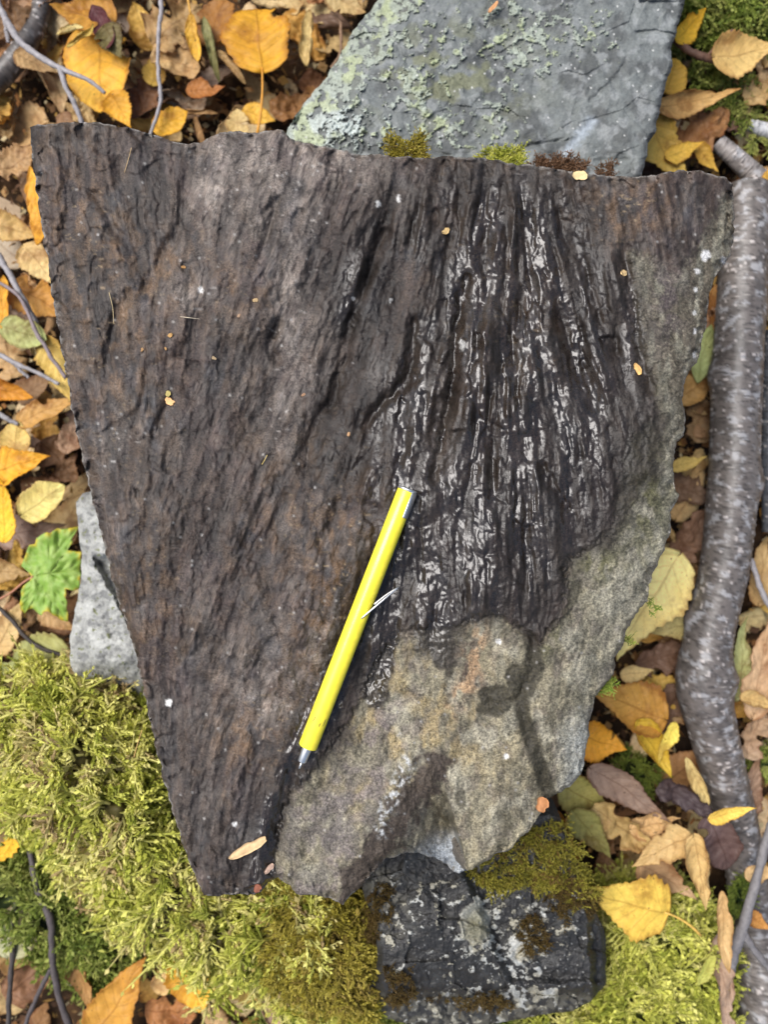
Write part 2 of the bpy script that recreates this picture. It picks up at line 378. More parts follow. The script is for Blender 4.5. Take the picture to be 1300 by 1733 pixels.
RIGHT = [(1241,312),(1243,360),(1243,408),(1234,438),(1214,466),(1204,482),(1201,510),(1194,560),(1188,590),(1181,612),(1172,622),(1158,648),(1155,675),(1160,700),(1163,715),(1157,735),(1146,747),(1141,790),(1140,815),(1149,838),(1147,852),(1138,868),(1135,905),(1120,938),(1106,972),(1098,1000),(1098,1015),(1080,1035),(1064,1062),(1055,1090),(1042,1115),(1041,1140),(1020,1162),(1006,1185),(999,1210),(997,1240),(991,1270),(989,1290),(984,1310),(965,1332)]
BOTTOM = [(345,1515),(372,1517),(400,1513),(430,1517),(455,1496),(470,1486),(488,1496),(500,1512),(530,1515),(558,1520),(583,1530),(600,1510),(625,1485),(655,1452),(690,1442),(720,1446),(745,1456),(762,1470),(778,1478),(800,1470),(830,1452),(862,1438),(890,1412),(908,1390),(912,1372),(928,1352),(965,1332)]
LEFT = [(50,215),(53,260),(58,305),(66,350),(74,410),(84,470),(93,530),(102,580),(112,640),(120,690),(131,745),(148,815),(160,860),(172,910),(188,975),(205,1035),(222,1085),(232,1125),(243,1170),(256,1235),(274,1310),(296,1385),(312,1435),(332,1488),(345,1515)]
SLAB_POLY = TOP + RIGHT[1:] + BOTTOM[::-1][1:] + LEFT[::-1][1:-1]

flow_pts = np.array([(100,300,.08),(150,600,.15),(200,900,.12),(260,1200,.1),(230,330,.15),(300,450,-.05),(400,300,-.3),(350,600,-.2),(330,850,-.4),(450,700,-.5),(420,1000,-.55),(400,1250,-.4),(400,1450,-.05),
    (550,400,-.4),(560,600,-.4),(600,800,-.25),(550,1000,-.35),(700,400,-.2),(700,700,-.2),(720,950,-.02),(820,400,-.1),(830,700,-.08),(850,950,0),(950,400,.18),(950,650,.22),(960,850,.12),
    (1040,450,.3),(1085,650,.32),(1060,850,.02),(1150,400,-.05),(1150,600,-.12),(1000,1100,-.35),(700,1200,-.1),(850,1300,.05),(560,1350,-.25)])
num = np.zeros_like(MX); den = np.full_like(MX, 1e-12)
for fx_, fy_, sl_ in flow_pts:
    wgt = np.exp(-(((MX - fx_) / 90) ** 2 + ((MY - fy_) / 130) ** 2)) + 1e-7 / ((MX - fx_) ** 2 + (MY - fy_) ** 2 + 1)
    num += wgt * sl_; den += wgt
SLOPE = num / den + (fbm(MX / 120, MY / 160, 77, 3) - .5) * .5
FXm = SLOPE / np.hypot(1, SLOPE); FYm = 1 / np.hypot(1, SLOPE)
def lic(noise, half, step):
    acc = noise.copy(); wsum = 1.0
    for sg in (1, -1):
        x, y = MX.copy(), MY.copy()
        for k in range(half):
            ix = np.clip(((x - GX0) / PITCH).astype(int), 0, gw - 1); iy = np.clip(((y - GY0) / PITCH).astype(int), 0, gh - 1)
            x = x + sg * step * FXm[iy, ix]; y = y + sg * step * FYm[iy, ix]
            wk = 1 - (k + 1) / (half + 1)
            acc += wk * samp(noise, x, y); wsum += wk
    return acc / wsum
l_big = norm(lic(fbm(MX / 60, MY / 80, 11, 3), 10, 12))
l_mid = norm(lic(fbm(MX / 20, MY / 30, 12, 3), 8, 7))
l_small = norm(lic(pn(MX / 8.5, MY / 12, 13), 8, 4))
l_fine = norm(lic(vn(MX / 3.4, MY / 5, 14), 7, 3))
warp = (fbm(MX / 40, MY / 60, 21, 4) - .5) * 60
warp2 = (fbm(MX / 14, MY / 20, 22, 3) - .5) * 26

def facets(x, y, seed, slope):
    """broken planes: every cell is a tilted flat chip, with a step where two chips meet"""
    ix, iy = np.floor(x), np.floor(y); best = np.full(x.shape, 1e9); h = np.zeros(x.shape)
    for dj in (-1, 0, 1):
        for di in (-1, 0, 1):
            cx_, cy_ = ix + di, iy + dj
            px_ = cx_ + .15 + .7 * hash2(cx_, cy_, seed); py_ = cy_ + .15 + .7 * hash2(cx_, cy_, seed + 1)
            d = (x - px_) ** 2 + (y - py_) ** 2; m_ = d < best
            v = slope * ((x - px_) * (hash2(cx_, cy_, seed + 2) - .5) * 2 + (y - py_) * (hash2(cx_, cy_, seed + 3) - .5) * 2) + slope * .7 * (hash2(cx_, cy_, seed + 4) - .5)
            h = np.where(m_, v, h); best = np.minimum(best, d)
    return h
def blur(a, n=1):
    for _ in range(n):
        a = (a + np.roll(a, 1, 0) + np.roll(a, -1, 0) + np.roll(a, 1, 1) + np.roll(a, -1, 1)) / 5
    return a
shear = np.interp(MX, [0, 200, 450, 650, 800, 1000, 1200], [.12, 0, -.42, -.25, -.06, .2, .05])
FU = MX - shear * (MY - 650) + warp2 * .35 + warp * .25; FV = MY + warp * .4
f_big = facets(FU / 58, FV / 120, 501, 1.0); f_mid = facets(FU / 22, FV / 52, 502, 1.0); f_small = facets(FU / 9, FV / 21, 503, 1.0)
f_iso = facets((MX + warp2 * .5) / 26, (MY + warp * .3) / 32, 504, 1.0)
tan_poly = [(1062,425),(1080,540),(1092,610),(1106,660),(1112,700),(1075,730),(1052,790),(1042,880),(1010,920),(965,945),(955,1040),(912,1085),(880,1060),(840,1040),(800,1048),(760,1060),(700,1060),(665,1075),(640,1110),(612,1180),(575,1240),(530,1300),(492,1340),(470,1400),(462,1480),(455,1600),(1020,1600),(1300,1300),(1300,330),(1225,330),(1180,420),(1150,470),(1120,440)]
d_tan = sdf(MX, MY, tan_poly) + warp * .35 + warp2 * .7 + (fbm(MX / 6, MY / 8, 23, 3) - .5) * 26
A_tan = ss(-9, 10, d_tan)
wet_poly = [(575,400),(650,300),(720,285),(860,285),(1000,300),(1030,420),(1075,440),(1095,560),(1110,660),(1140,720),(1120,800),(1075,860),(1040,930),(960,950),(950,1050),(905,1095),(850,1050),(790,1060),(755,1130),(700,1100),(690,1060),(660,1090),(650,1180),(625,1200),(600,1150),(600,1250),(540,1300),(500,1330),(470,1400),(440,1490),(410,1480),(420,1390),(480,1290),(520,1200),(590,1060),(615,930),(640,860),(580,830),(520,800),(530,700),(600,620),(545,520)]
d_wet = sdf(MX, MY, wet_poly) + warp * .7 + warp2 * .8
A_wet = ss(-45, 45, d_wet)
A_wet *= 1 - .85 * blob(MX, MY, 690, 420, 60, 160, 8) * ss(.42, .6, fbc(MX / 60, MY / 90, 31, 3))
A_wet *= 1 - .8 * blob(MX, MY, 745, 740, 16, 80, 4)
STAIN = ss(-5, 5, 14 - seg_dist(MX + warp2 * .5, MY, [(905,1085),(906,1130),(880,1172),(886,1215),(905,1270),(932,1352)]))
STAIN = np.maximum(STAIN, ss(.3, .5, blob(MX + warp2 * 1.6, MY + warp * .5, 838, 1185, 34, 28)))
STAIN = np.maximum(STAIN, ss(.3, .5, blob(MX + warp2 * 1.6, MY + warp * .5, 885, 1150, 30, 34)))
STAIN = np.maximum(STAIN, .7 * ss(.3, .5, blob(MX + warp2 * .5, MY, 780, 1352, 10, 20)))
STAIN = np.maximum(STAIN, .6 * ss(-4, 5, 11 - seg_dist(MX + warp2 * .7, MY, [(850,1365),(858,1395),(838,1450)])))
STAIN = np.maximum(STAIN, .5 * ss(-3, 3, 4 - seg_dist(MX + warp2 * .5, MY, [(895,1262),(872,1290),(862,1288)])))
STAIN = np.maximum(STAIN, .55 * ss(.25, .6, blob(MX + warp2, MY, 960, 990, 26, 70, 18)))
A_wet = np.maximum(A_wet, .8 * ss(-4, 6, 15 - seg_dist(MX + warp2 * .4, MY, [(905,1090),(900,1135),(872,1170),(880,1215),(905,1270),(930,1350)]) ) * .35)
A_wet = np.maximum(A_wet, .3 * blob(MX + warp2 * .5, MY, 845, 1185, 40, 26))
PENWET = ss(-6, 12, 30 - seg_dist(MX + warp2 * .8, MY, [(640,960),(600,1060),(560,1160),(520,1250),(498,1310)])) * ss(.3, .5, fbc(MX / 26, MY / 40, 33, 3) + .12)
PENWET = np.maximum(PENWET, ss(-6, 8, 22 - seg_dist(MX + warp2 * .7, MY, [(668,1020),(655,1080),(645,1130),(638,1180)])))
PENWET = np.maximum(PENWET, .9 * ss(-6, 10, 26 - seg_dist(MX + warp2 * .7, MY, [(470,1360),(445,1430),(440,1500)])))
A_wet = np.maximum(A_wet, PENWET)
A_wet = np.maximum(A_wet, .9 * ss(0, 12, 26 - seg_dist(MX + warp2 * .6, MY, [(745,1050),(750,1115)])))
A_wet = np.maximum(A_wet, .1 * ss(0, 14, 17 - seg_dist(MX + warp2 * .8, MY, [(845,1370),(855,1400),(835,1450)])))
A_wet = np.maximum(A_wet, .4 * blob(MX + warp2, MY, 780, 1355, 12, 22))
A_wet = np.maximum(A_wet, .25 * ss(-6, 8, 22 - seg_dist(MX + warp2 * .5, MY, [(690,1300),(650,1380),(620,1420)])) * 1)

streak = norm(lic(fbm(MX / 24, MY / 40, 171, 3), 10, 8))
FILM = np.clip(.16 + 1.1 * blob(MX, MY, 745, 930, 110, 150) + .75 * blob(MX, MY, 850, 640, 120, 240) + .6 * blob(MX, MY, 985, 620, 60, 150, -12) + .6 * blob(MX, MY, 690, 700, 60, 90) + .6 * blob(MX, MY, 590, 500, 26, 60, 10) + .5 * blob(MX, MY, 920, 860, 70, 120) + .35 * blob(MX, MY, 850, 400, 120, 90) + .9 * PENWET + .7 * blob(MX, MY, 1075, 560, 16, 110, -8), 0, 1)
FILM = A_wet * np.clip(FILM * (.5 + .9 * ss(-.8, .6, streak)), 0, 1)
SM = 1 - .25 * FILM                                                       # a water film evens out the finest relief
# heights (m)
H = (fbm(MX / 330, MY / 330, 41, 3) - .5) * .016
lowT = 1 - .82 * A_tan
reg = .45 + .75 * ss(.35, .65, fbc(MX / 130, MY / 170, 43, 3))            # calmer and rougher areas
reg = reg * (.72 + .85 * blob(MX, MY, 820, 620, 270, 420))
calm = 1 - .55 * A_wet
fib = ss(.38, .62, fbc(MX / 50, MY / 90, 145, 3))                          # fibrous here, broken there
rough_w = np.clip(.55 + .75 * blob(MX, MY, 830, 640, 250, 430) + .35 * blob(MX, MY, 130, 330, 90, 140) + .3 * blob(MX, MY, 330, 1000, 120, 200), 0, 1.1)
H += lowT * reg * (.0009 * l_big + (.00042 * l_mid * (.35 + .9 * fib) + .00011 * l_small * (.5 + .8 * fib) * SM) * rough_w + .00006 * l_fine * SM)
H += lowT * (blur(f_big, 5) * .0010 * ss(.35, .6, fbc(MX / 120, MY / 160, 148, 2)) + blur(f_mid) * .00105 * (.5 + .6 * reg) * rough_w + blur(f_small) * .00036 * (.4 + .8 * fib) * (.4 + .6 * rough_w) * SM)
H += lowT * (1 - .7 * A_wet) * blur(f_iso) * .0009
H += lowT * SM * (fbm(MX / 7, MY / 13, 149, 3, .65) - .5) * .0010
H += lowT * (fbm(MX / 40, MY / 60, 146, 5, .55) - .5) * .0034
# plates that end in little scarps along the grain
terr = (l_big * .55 + 1.6 * (fbm(MX / 90, MY / 150, 44, 4) - .5)) * 1.5
fr = terr - np.floor(terr)
H += lowT * ss(.45, .6, fbc(MX / 70, MY / 90, 45, 3)) * .0007 * (ss(0.0, .3, fr) - fr)
H += A_tan * (blur(f_iso) * .0007 + (fbm(MX / 34, MY / 46, 46, 4) - .5) * .0042 + .0001 * l_mid + (fbm(MX / 7, MY / 9, 47, 3) - .5) * .0013)
H += SM * (fbm(MX / 5, MY / 6, 48, 2) - .5) * .0005
H -= .0016 * ss(-4, 5, d_tan) * ss(780, 950, MY)                                   # the darker skin has flaked off here
for pts, dep, wd in [([(650,395),(622,470),(592,545),(578,620),(560,690)], .0042, 11), ([(792,470),(772,560),(764,640),(760,690),(742,770),(735,810)], .0045, 9),
        ([(702,545),(692,640),(640,690),(618,720)], .0036, 10), ([(545,690),(522,750),(516,800)], .003, 9), ([(470,545),(455,590),(470,610)], .003, 8),
        ([(285,680),(262,735)], .0026, 8), ([(470,340),(452,400),(440,440)], .003, 9), ([(215,500),(190,560),(180,640)], .002, 10), ([(160,330),(200,400)], .002, 9),
        ([(1055,420),(1072,520),(1082,590),(1102,660)], .0034, 10), ([(330,250),(318,300),(310,380),(250,480)], .0028, 14), ([(880,310),(900,420),(960,560),(1010,690)], .0022, 14), ([(940,330),(985,450),(1040,600)], .0022, 12),
        ([(640,860),(575,850),(545,930)], .002, 10), ([(920,790),(960,860)], .0015, 8), ([(905,1090),(900,1135),(880,1175),(890,1225),(912,1290),(930,1350)], .0016, 10), ([(500,1300),(472,1390),(460,1470)], .004, 16),
        ([(800,1045),(850,1045),(912,1085)], .0012, 6)]:
    H -= dep * np.exp(-(seg_dist(MX + warp2 * .5, MY, pts) / wd) ** 2)
# broad relief: swelling to the right of the middle, rim falling away on the right, hollow at the bottom
H += .006 * blob(MX, MY, 860, 900, 230, 260) - .004 * blob(MX, MY, 560, 560, 130, 300, 15) - .005 * blob(MX, MY, 620, 1120, 70, 220, 22)
H -= .010 * ss(1120, 1250, MX + (MY - 500) * .05) * (1 - ss(640, 800, MY)) + .006 * ss(90, 0, sdf(MX, MY, SLAB_POLY)) * ss(700, 900, MY) * ss(800, 900, MX)
H -= .004 * ss(60, 0, MX - 50 - (MY - 215) * .15)
def side(ax, ay, bx, by): return ((bx - ax) * (MY - ay) - (by - ay) * (MX - ax)) / math.hypot(bx - ax, by - ay)
d_r = side(742, 1292, 796, 1480) + warp2 * .12; d_l = -side(742, 1296, 588, 1535) + warp2 * .5
HOLE = ss(0, 85, d_l) * ss(-1, 7, d_r) * ss(1285, 1400, MY)
H -= .028 * HOLE
H += .006 * blob(MX, MY, 645, 1390, 44, 120, 32)
# water that has gathered in the low spots (flat film)
POOL = np.zeros_like(MX)
for cx, cy, rx, ry in [(735,1012,20,24),(728,930,14,46),(745,1075,9,36),(650,1120,14,40),(770,880,26,22),(700,880,16,18),(745,740,14,26),(640,1165,12,20)]:
    POOL = np.maximum(POOL, ss(.35, .6, blob(MX + warp2 * .6, MY + warp2 * .4, cx, cy, rx, ry)))
edge = sdf(MX, MY, SLAB_POLY)
H_raw = H.copy()

# albedo
C = np.zeros((gh, gw, 3)) + (.052, .042, .036)
C = mixc(C, (.030, .026, .026), ss(.46, .68, fbc(MX / 80, MY / 120, 51, 5)) * .85)
C = mixc(C, (.120, .088, .060), ss(.5, .7, fbc(MX / 70, MY / 60, 161, 5)) * ss(700, 300, MX) * .6)
C = mixc(C, (.085, .088, .095), ss(.55, .72, fbc(MX / 60, MY / 100, 162, 4)) * .6)
C = mixc(C, (.105, .092, .082), ss(.46, .68, fbc(MX / 45, MY / 80, 52, 5)) * .8)
C = mixc(C, (.070, .050, .045), ss(.48, .66, fbc(MX / 110, MY / 150, 152, 4)) * .6)
C = mixc(C, (.13, .112, .098), ss(.5, .7, fbc(MX / 8, MY / 20, 153, 4)) * ss(.4, .6, fbc(MX / 60, MY / 90, 154, 3)) * .55)
C = mixc(C, (.085, .058, .040), ss(.3, 1.6, l_mid) * .4)
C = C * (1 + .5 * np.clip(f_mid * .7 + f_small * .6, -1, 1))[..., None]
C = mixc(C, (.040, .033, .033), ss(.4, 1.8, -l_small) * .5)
rust = np.clip(blob(MX, MY, 190, 560, 90, 240, -8) * .6 + blob(MX, MY, 330, 470, 120, 60, 20) * .6 + blob(MX, MY, 560, 1000, 45, 200, 14) + blob(MX, MY, 440, 1240, 70, 60) * .9 + blob(MX, MY, 1050, 350, 80, 60) * .9 + blob(MX, MY, 250, 1000, 60, 120) * .5
    + blob(MX, MY, 480, 860, 60, 160, 25) * .45 + blob(MX, MY, 780, 500, 120, 300) * .25 + blob(MX, MY, 120, 330, 60, 90) * .4 + blob(MX, MY, 900, 540, 60, 120) * .5, 0, 1)
n_r = fbc(MX / 20, MY / 34, 53, 4)
C = mixc(C, (.20, .122, .058), rust * ss(.46, .66, n_r) * .75)
C = mixc(C, (.105, .068, .045), rust * ss(.35, .6, n_r) * .5)
pale = np.clip(blob(MX, MY, 495, 500, 24, 80, 12) + blob(MX, MY, 335, 500, 40, 30) * .8 + blob(MX, MY, 375, 300, 60, 34, -40) * 1.2 + blob(MX, MY, 430, 245, 95, 30, 10) * 1.4 + blob(MX, MY, 550, 275, 120, 34, 10) * .9 + blob(MX, MY, 440, 360, 120, 70, -20) * .4 + blob(MX, MY, 745, 720, 10, 70, 6) * 1.3
    + blob(MX, MY, 430, 1150, 60, 60) * .5 + blob(MX, MY, 470, 1200, 24, 60, 20) * .7 + blob(MX, MY, 540, 1090, 14, 50, 18) + blob(MX, MY, 210, 740, 30, 40) * .5 + blob(MX, MY, 505, 640, 40, 100, 18) * .5 + blob(MX, MY, 1058, 318, 14, 26) + blob(MX, MY, 700, 1010, 24, 20), 0, 1.3)
C = mixc(C, (.38, .34, .29), pale * ss(.28, .7, fbc(MX / 34, MY / 44, 54, 6, .7)) * .8)
C = mixc(C, (.16, .13, .12), pale * .35)
# raw sandstone
Ct = np.zeros((gh, gw, 3)) + (.165, .142, .094)
Ct = mixc(Ct, (.10, .085, .058), ss(.42, .66, fbc(MX / 60, MY / 90, 55, 5)) * .9)
Ct = mixc(Ct, (.28, .235, .15), ss(.52, .7, fbc(MX / 22, MY / 34, 155, 4)) * .6)
Ct = mixc(Ct, (.11, .085, .07), ss(.5, .7, fbc(MX / 22, MY / 40, 156, 4)) * .45)
Ct = mixc(Ct, (.27, .20, .095), ss(.45, .68, fbc(MX / 30, MY / 60, 56, 4)) * blob(MX, MY, 690, 1230, 150, 130) * .9)
Ct = mixc(Ct, (.30, .27, .20), ss(.55, .75, fbc(MX / 50, MY / 70, 158, 4)) * .6)
Ct = mixc(Ct, (.16, .125, .115), ss(.5, .68, fbc(MX / 50, MY / 44, 159, 4)) * ss(760, 620, MX) * .7)
Ct = mixc(Ct, (.155, .145, .115), ss(900, 1100, MX) * .55)
Ct = mixc(Ct, (.075, .060, .042), ss(1060, 1110, MX) * ss(760, 640, MY) * ss(.36, .56, fbc(MX / 18, MY / 90, 157, 4)) * .9)
Ct = mixc(Ct, (.105, .088, .078), blob(MX, MY, 560, 1400, 90, 130, 20) * ss(.35, .6, fbc(MX / 40, MY / 60, 57, 4)) * .9)
Ct = mixc(Ct, (.085, .078, .028), (blob(MX, MY, 1085, 800, 40, 130, -4) + .8 * blob(MX, MY, 1010, 950, 40, 40) + .8 * blob(MX, MY, 930, 1080, 16, 40, 20)) * ss(.36, .58, fbc(MX / 24, MY / 36, 58, 3)))
Ct = mixc(Ct, (.068, .052, .050), blob(MX, MY, 1130, 500, 34, 90) * ss(.35, .55, fbc(MX / 40, MY / 50, 59, 3)) * .9)
Ct = mixc(Ct, (.075, .05, .035), ss(.4, .6, fbc(MX / 20, MY / 30, 163, 4)) * blob(MX, MY, 790, 1130, 24, 70, 12))
Ct = mixc(Ct, (.30, .19, .105), ss(.45, .6, n_r) * (blob(MX, MY, 805, 1110, 18, 60, 10) + blob(MX, MY, 775, 1180, 14, 40, 30)))
Ct = mixc(Ct, (.30, .31, .30), ss(930, 990, MX + warp2) * ss(1180, 1260, MY) * .6)
Ct = mixc(Ct, (.26, .275, .29), HOLE * ss(20, 60, d_l) * ss(-1, 3, d_r) * ss(1390, 1440, MY + warp2 * .6) * .9)
gr = vn(MX / 2.6, MY / 3.2, 61)
Ct = Ct * (0.84 + .32 * gr)[..., None]
Ct = mixc(Ct, (.42, .37, .26), (hash2(np.floor(MX / 2), np.floor(MY / 2), 62) > .93) * .32)
Ct = mixc(Ct, (.05, .042, .03), ss(.70, .78, fbc(MX / 6, MY / 7, 63, 2)) * .6)
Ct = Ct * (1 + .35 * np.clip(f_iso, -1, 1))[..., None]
Ct = mixc(Ct, (.050, .036, .027), ss(-8, 10, 28 + (fbm(MX / 16, MY / 20, 165, 4) - .5) * 70 - seg_dist(MX + warp2 * .9, MY + warp * .3, [(738,1300),(695,1350),(660,1410),(615,1470),(590,1520)])) * .95)
Ct = mixc(Ct, (.50, .49, .47), ss(.52, .64, fbc(MX / 9, MY / 10, 160, 4)) * ss(-4, 10, 15 - seg_dist(MX + warp2 * .9, MY, [(690,1290),(672,1335),(652,1375),(646,1405)])) * .85)
Ct = mixc(Ct, (.036, .030, .018), STAIN * .93)
Ct = Ct * np.array([1.06, 1.09, 1.10])
Ct = mixc(Ct, (.040, .030, .022), ss(.3, .8, A_wet) * .8)
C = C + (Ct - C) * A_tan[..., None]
C = mixc(C, (.045, .038, .025), .55 * np.exp(-(d_tan / 9) ** 2) * A_wet)
C = mixc(C, (.020, .016, .014), (1 - A_tan) * ss(.2, 1.5, -l_mid) * .55)  # grooves along the grain painted darker, imitating the shade of deeper relief
C = mixc(C, (.018, .015, .014), (1 - A_tan) * ss(.5, 1.6, -l_big) * .45)  # groove shade painted into the broad hollows too
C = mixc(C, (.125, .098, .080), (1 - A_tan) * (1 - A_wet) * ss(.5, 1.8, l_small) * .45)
C = mixc(C, (.050, .038, .029), (1 - A_tan) * A_wet * .55)
DK = np.clip(.75 * blob(MX, MY, 240, 310, 60, 90, 20) + .6 * blob(MX, MY, 150, 450, 40, 160, -8) + .5 * blob(MX, MY, 300, 800, 120, 200, 15) + .6 * blob(MX, MY, 640, 520, 60, 160, 14) + .5 * blob(MX, MY, 360, 1440, 60, 90), 0, 1)
C = mixc(C, (.022, .018, .016), DK * (1 - A_tan) * ss(.3, .6, fbc(MX / 30, MY / 70, 164, 5)) * .85)
C = C * (1 - (1 - A_tan[..., None]) * np.array([.15, .19, .22]))
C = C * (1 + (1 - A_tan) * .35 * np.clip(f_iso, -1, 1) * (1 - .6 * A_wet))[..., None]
# white flecks
sp = hash2(np.floor(MX / 4 + .3), np.floor(MY / 4), 71)
fl = (sp > .9975) & (A_wet < .5)
fl |= (sp > .972) & (blob(MX, MY, 530, 290, 120, 60) + blob(MX, MY, 190, 730, 60, 120) * .6 + blob(MX, MY, 110, 1000, 90, 300) * .3 > .55)
C = mixc(C, (.4, .38, .35), fl * .5)
fsp = hash2(np.floor((MX + warp2) / 3), np.floor(MY / 3), 73)
C = mixc(C, (.30, .22, .13), (fsp > .985) * rust * .8)
C = mixc(C, (.30, .27, .24), (fsp < .02) * ss(.1, .6, pale + .25 * ss(.5, .7, fbc(MX / 60, MY / 60, 74, 2))) * (1 - A_wet) * .7)
for cx, cy, r in [(675,336,5),(782,585,7),(845,1085,4),(857,1280,4),(340,490,4),(1195,433,8),(1180,460,4),(1178,490,4),(1177,530,4),(1177,560,4),(1178,600,4),(1226,442,6),(285,1190,5),(600,505,3),(660,508,3),(640,345,4),(395,1395,4)]:
    C = mixc(C, (.68, .66, .62), ss(.3, .55, blob(MX + warp2 * .45 + 3 * (vn(MX / 3, MY / 3, 75) - .5), MY + 4 * (vn(MX / 3, MY / 3, 76) - .5), cx, cy, r * 1.0, r * 1.35)))

def slab_h(px, py): return samp(H, px, py)
def build_slab():
    nu, nv = 620, 700
    gx, gy = tfi(TOP, RIGHT, BOTTOM, LEFT, nu, nv, jit=6.0, seed=5)
    z = samp(H, gx, gy)
    uu = np.minimum(np.arange(nu), np.arange(nu)[::-1])[None, :] * 1.75; vv = np.minimum(np.arange(nv), np.arange(nv)[::-1])[:, None] * 1.8
    db = np.minimum(uu, vv)
    chipw = ss(.5, .72, fbc(gx / 38, gy / 38, 92, 3))
    z = z - (.0022 + .0035 * chipw) * np.exp(-(db / (4.0 + 11 * chipw)) ** 1.5)
    # water lies flat in the little pools
    pl = samp(POOL, gx, gy); zs = samp(H - lowT * reg * (.0003 * l_mid + .00011 * l_small + .00006 * l_fine) - lowT * blur(f_small) * .0004, gx, gy)
    z = z + (zs + .0002 - z) * pl * .85
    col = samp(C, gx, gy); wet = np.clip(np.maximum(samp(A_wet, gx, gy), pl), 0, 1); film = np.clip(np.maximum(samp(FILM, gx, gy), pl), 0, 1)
    # bright broken rim along the edge
    rimm = np.maximum(np.exp(-(db / 2.6) ** 2) * ss(.4, .62, fbc(gx / 14, gy / 14, 91, 3)), .45 * chipw * np.exp(-(db / 10) ** 2) * ss(.4, .6, fbc(gx / 9, gy / 9, 93, 3)))
    col = mixc(col, (.34, .32, .29), rimm * .65)
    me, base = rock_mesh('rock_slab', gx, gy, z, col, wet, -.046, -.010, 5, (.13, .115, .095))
    nface = nu * nv; ext = np.zeros(len(me.vertices)); ext[:nface] = film.ravel(); set_f(me, 'film', ext)
    ext = np.zeros(len(me.vertices)); ext[:nface] = ss(-.25, .05, samp(SLOPE, gx, gy)).ravel(); set_f(me, 'grain_lean', ext)
    ext = np.zeros(len(me.vertices)); ext[:nface] = ((1 - .8 * samp(A_tan, gx, gy)) * (.15 + .55 * samp(fib, gx, gy))).ravel(); set_f(me, 'fibrous', ext)
    return obj('rock_slab', me, M_slab, label='large dark wedge-shaped rock slab with grooved wet face and bare tan lower corner', cat='rock', loc=base)
build_slab()

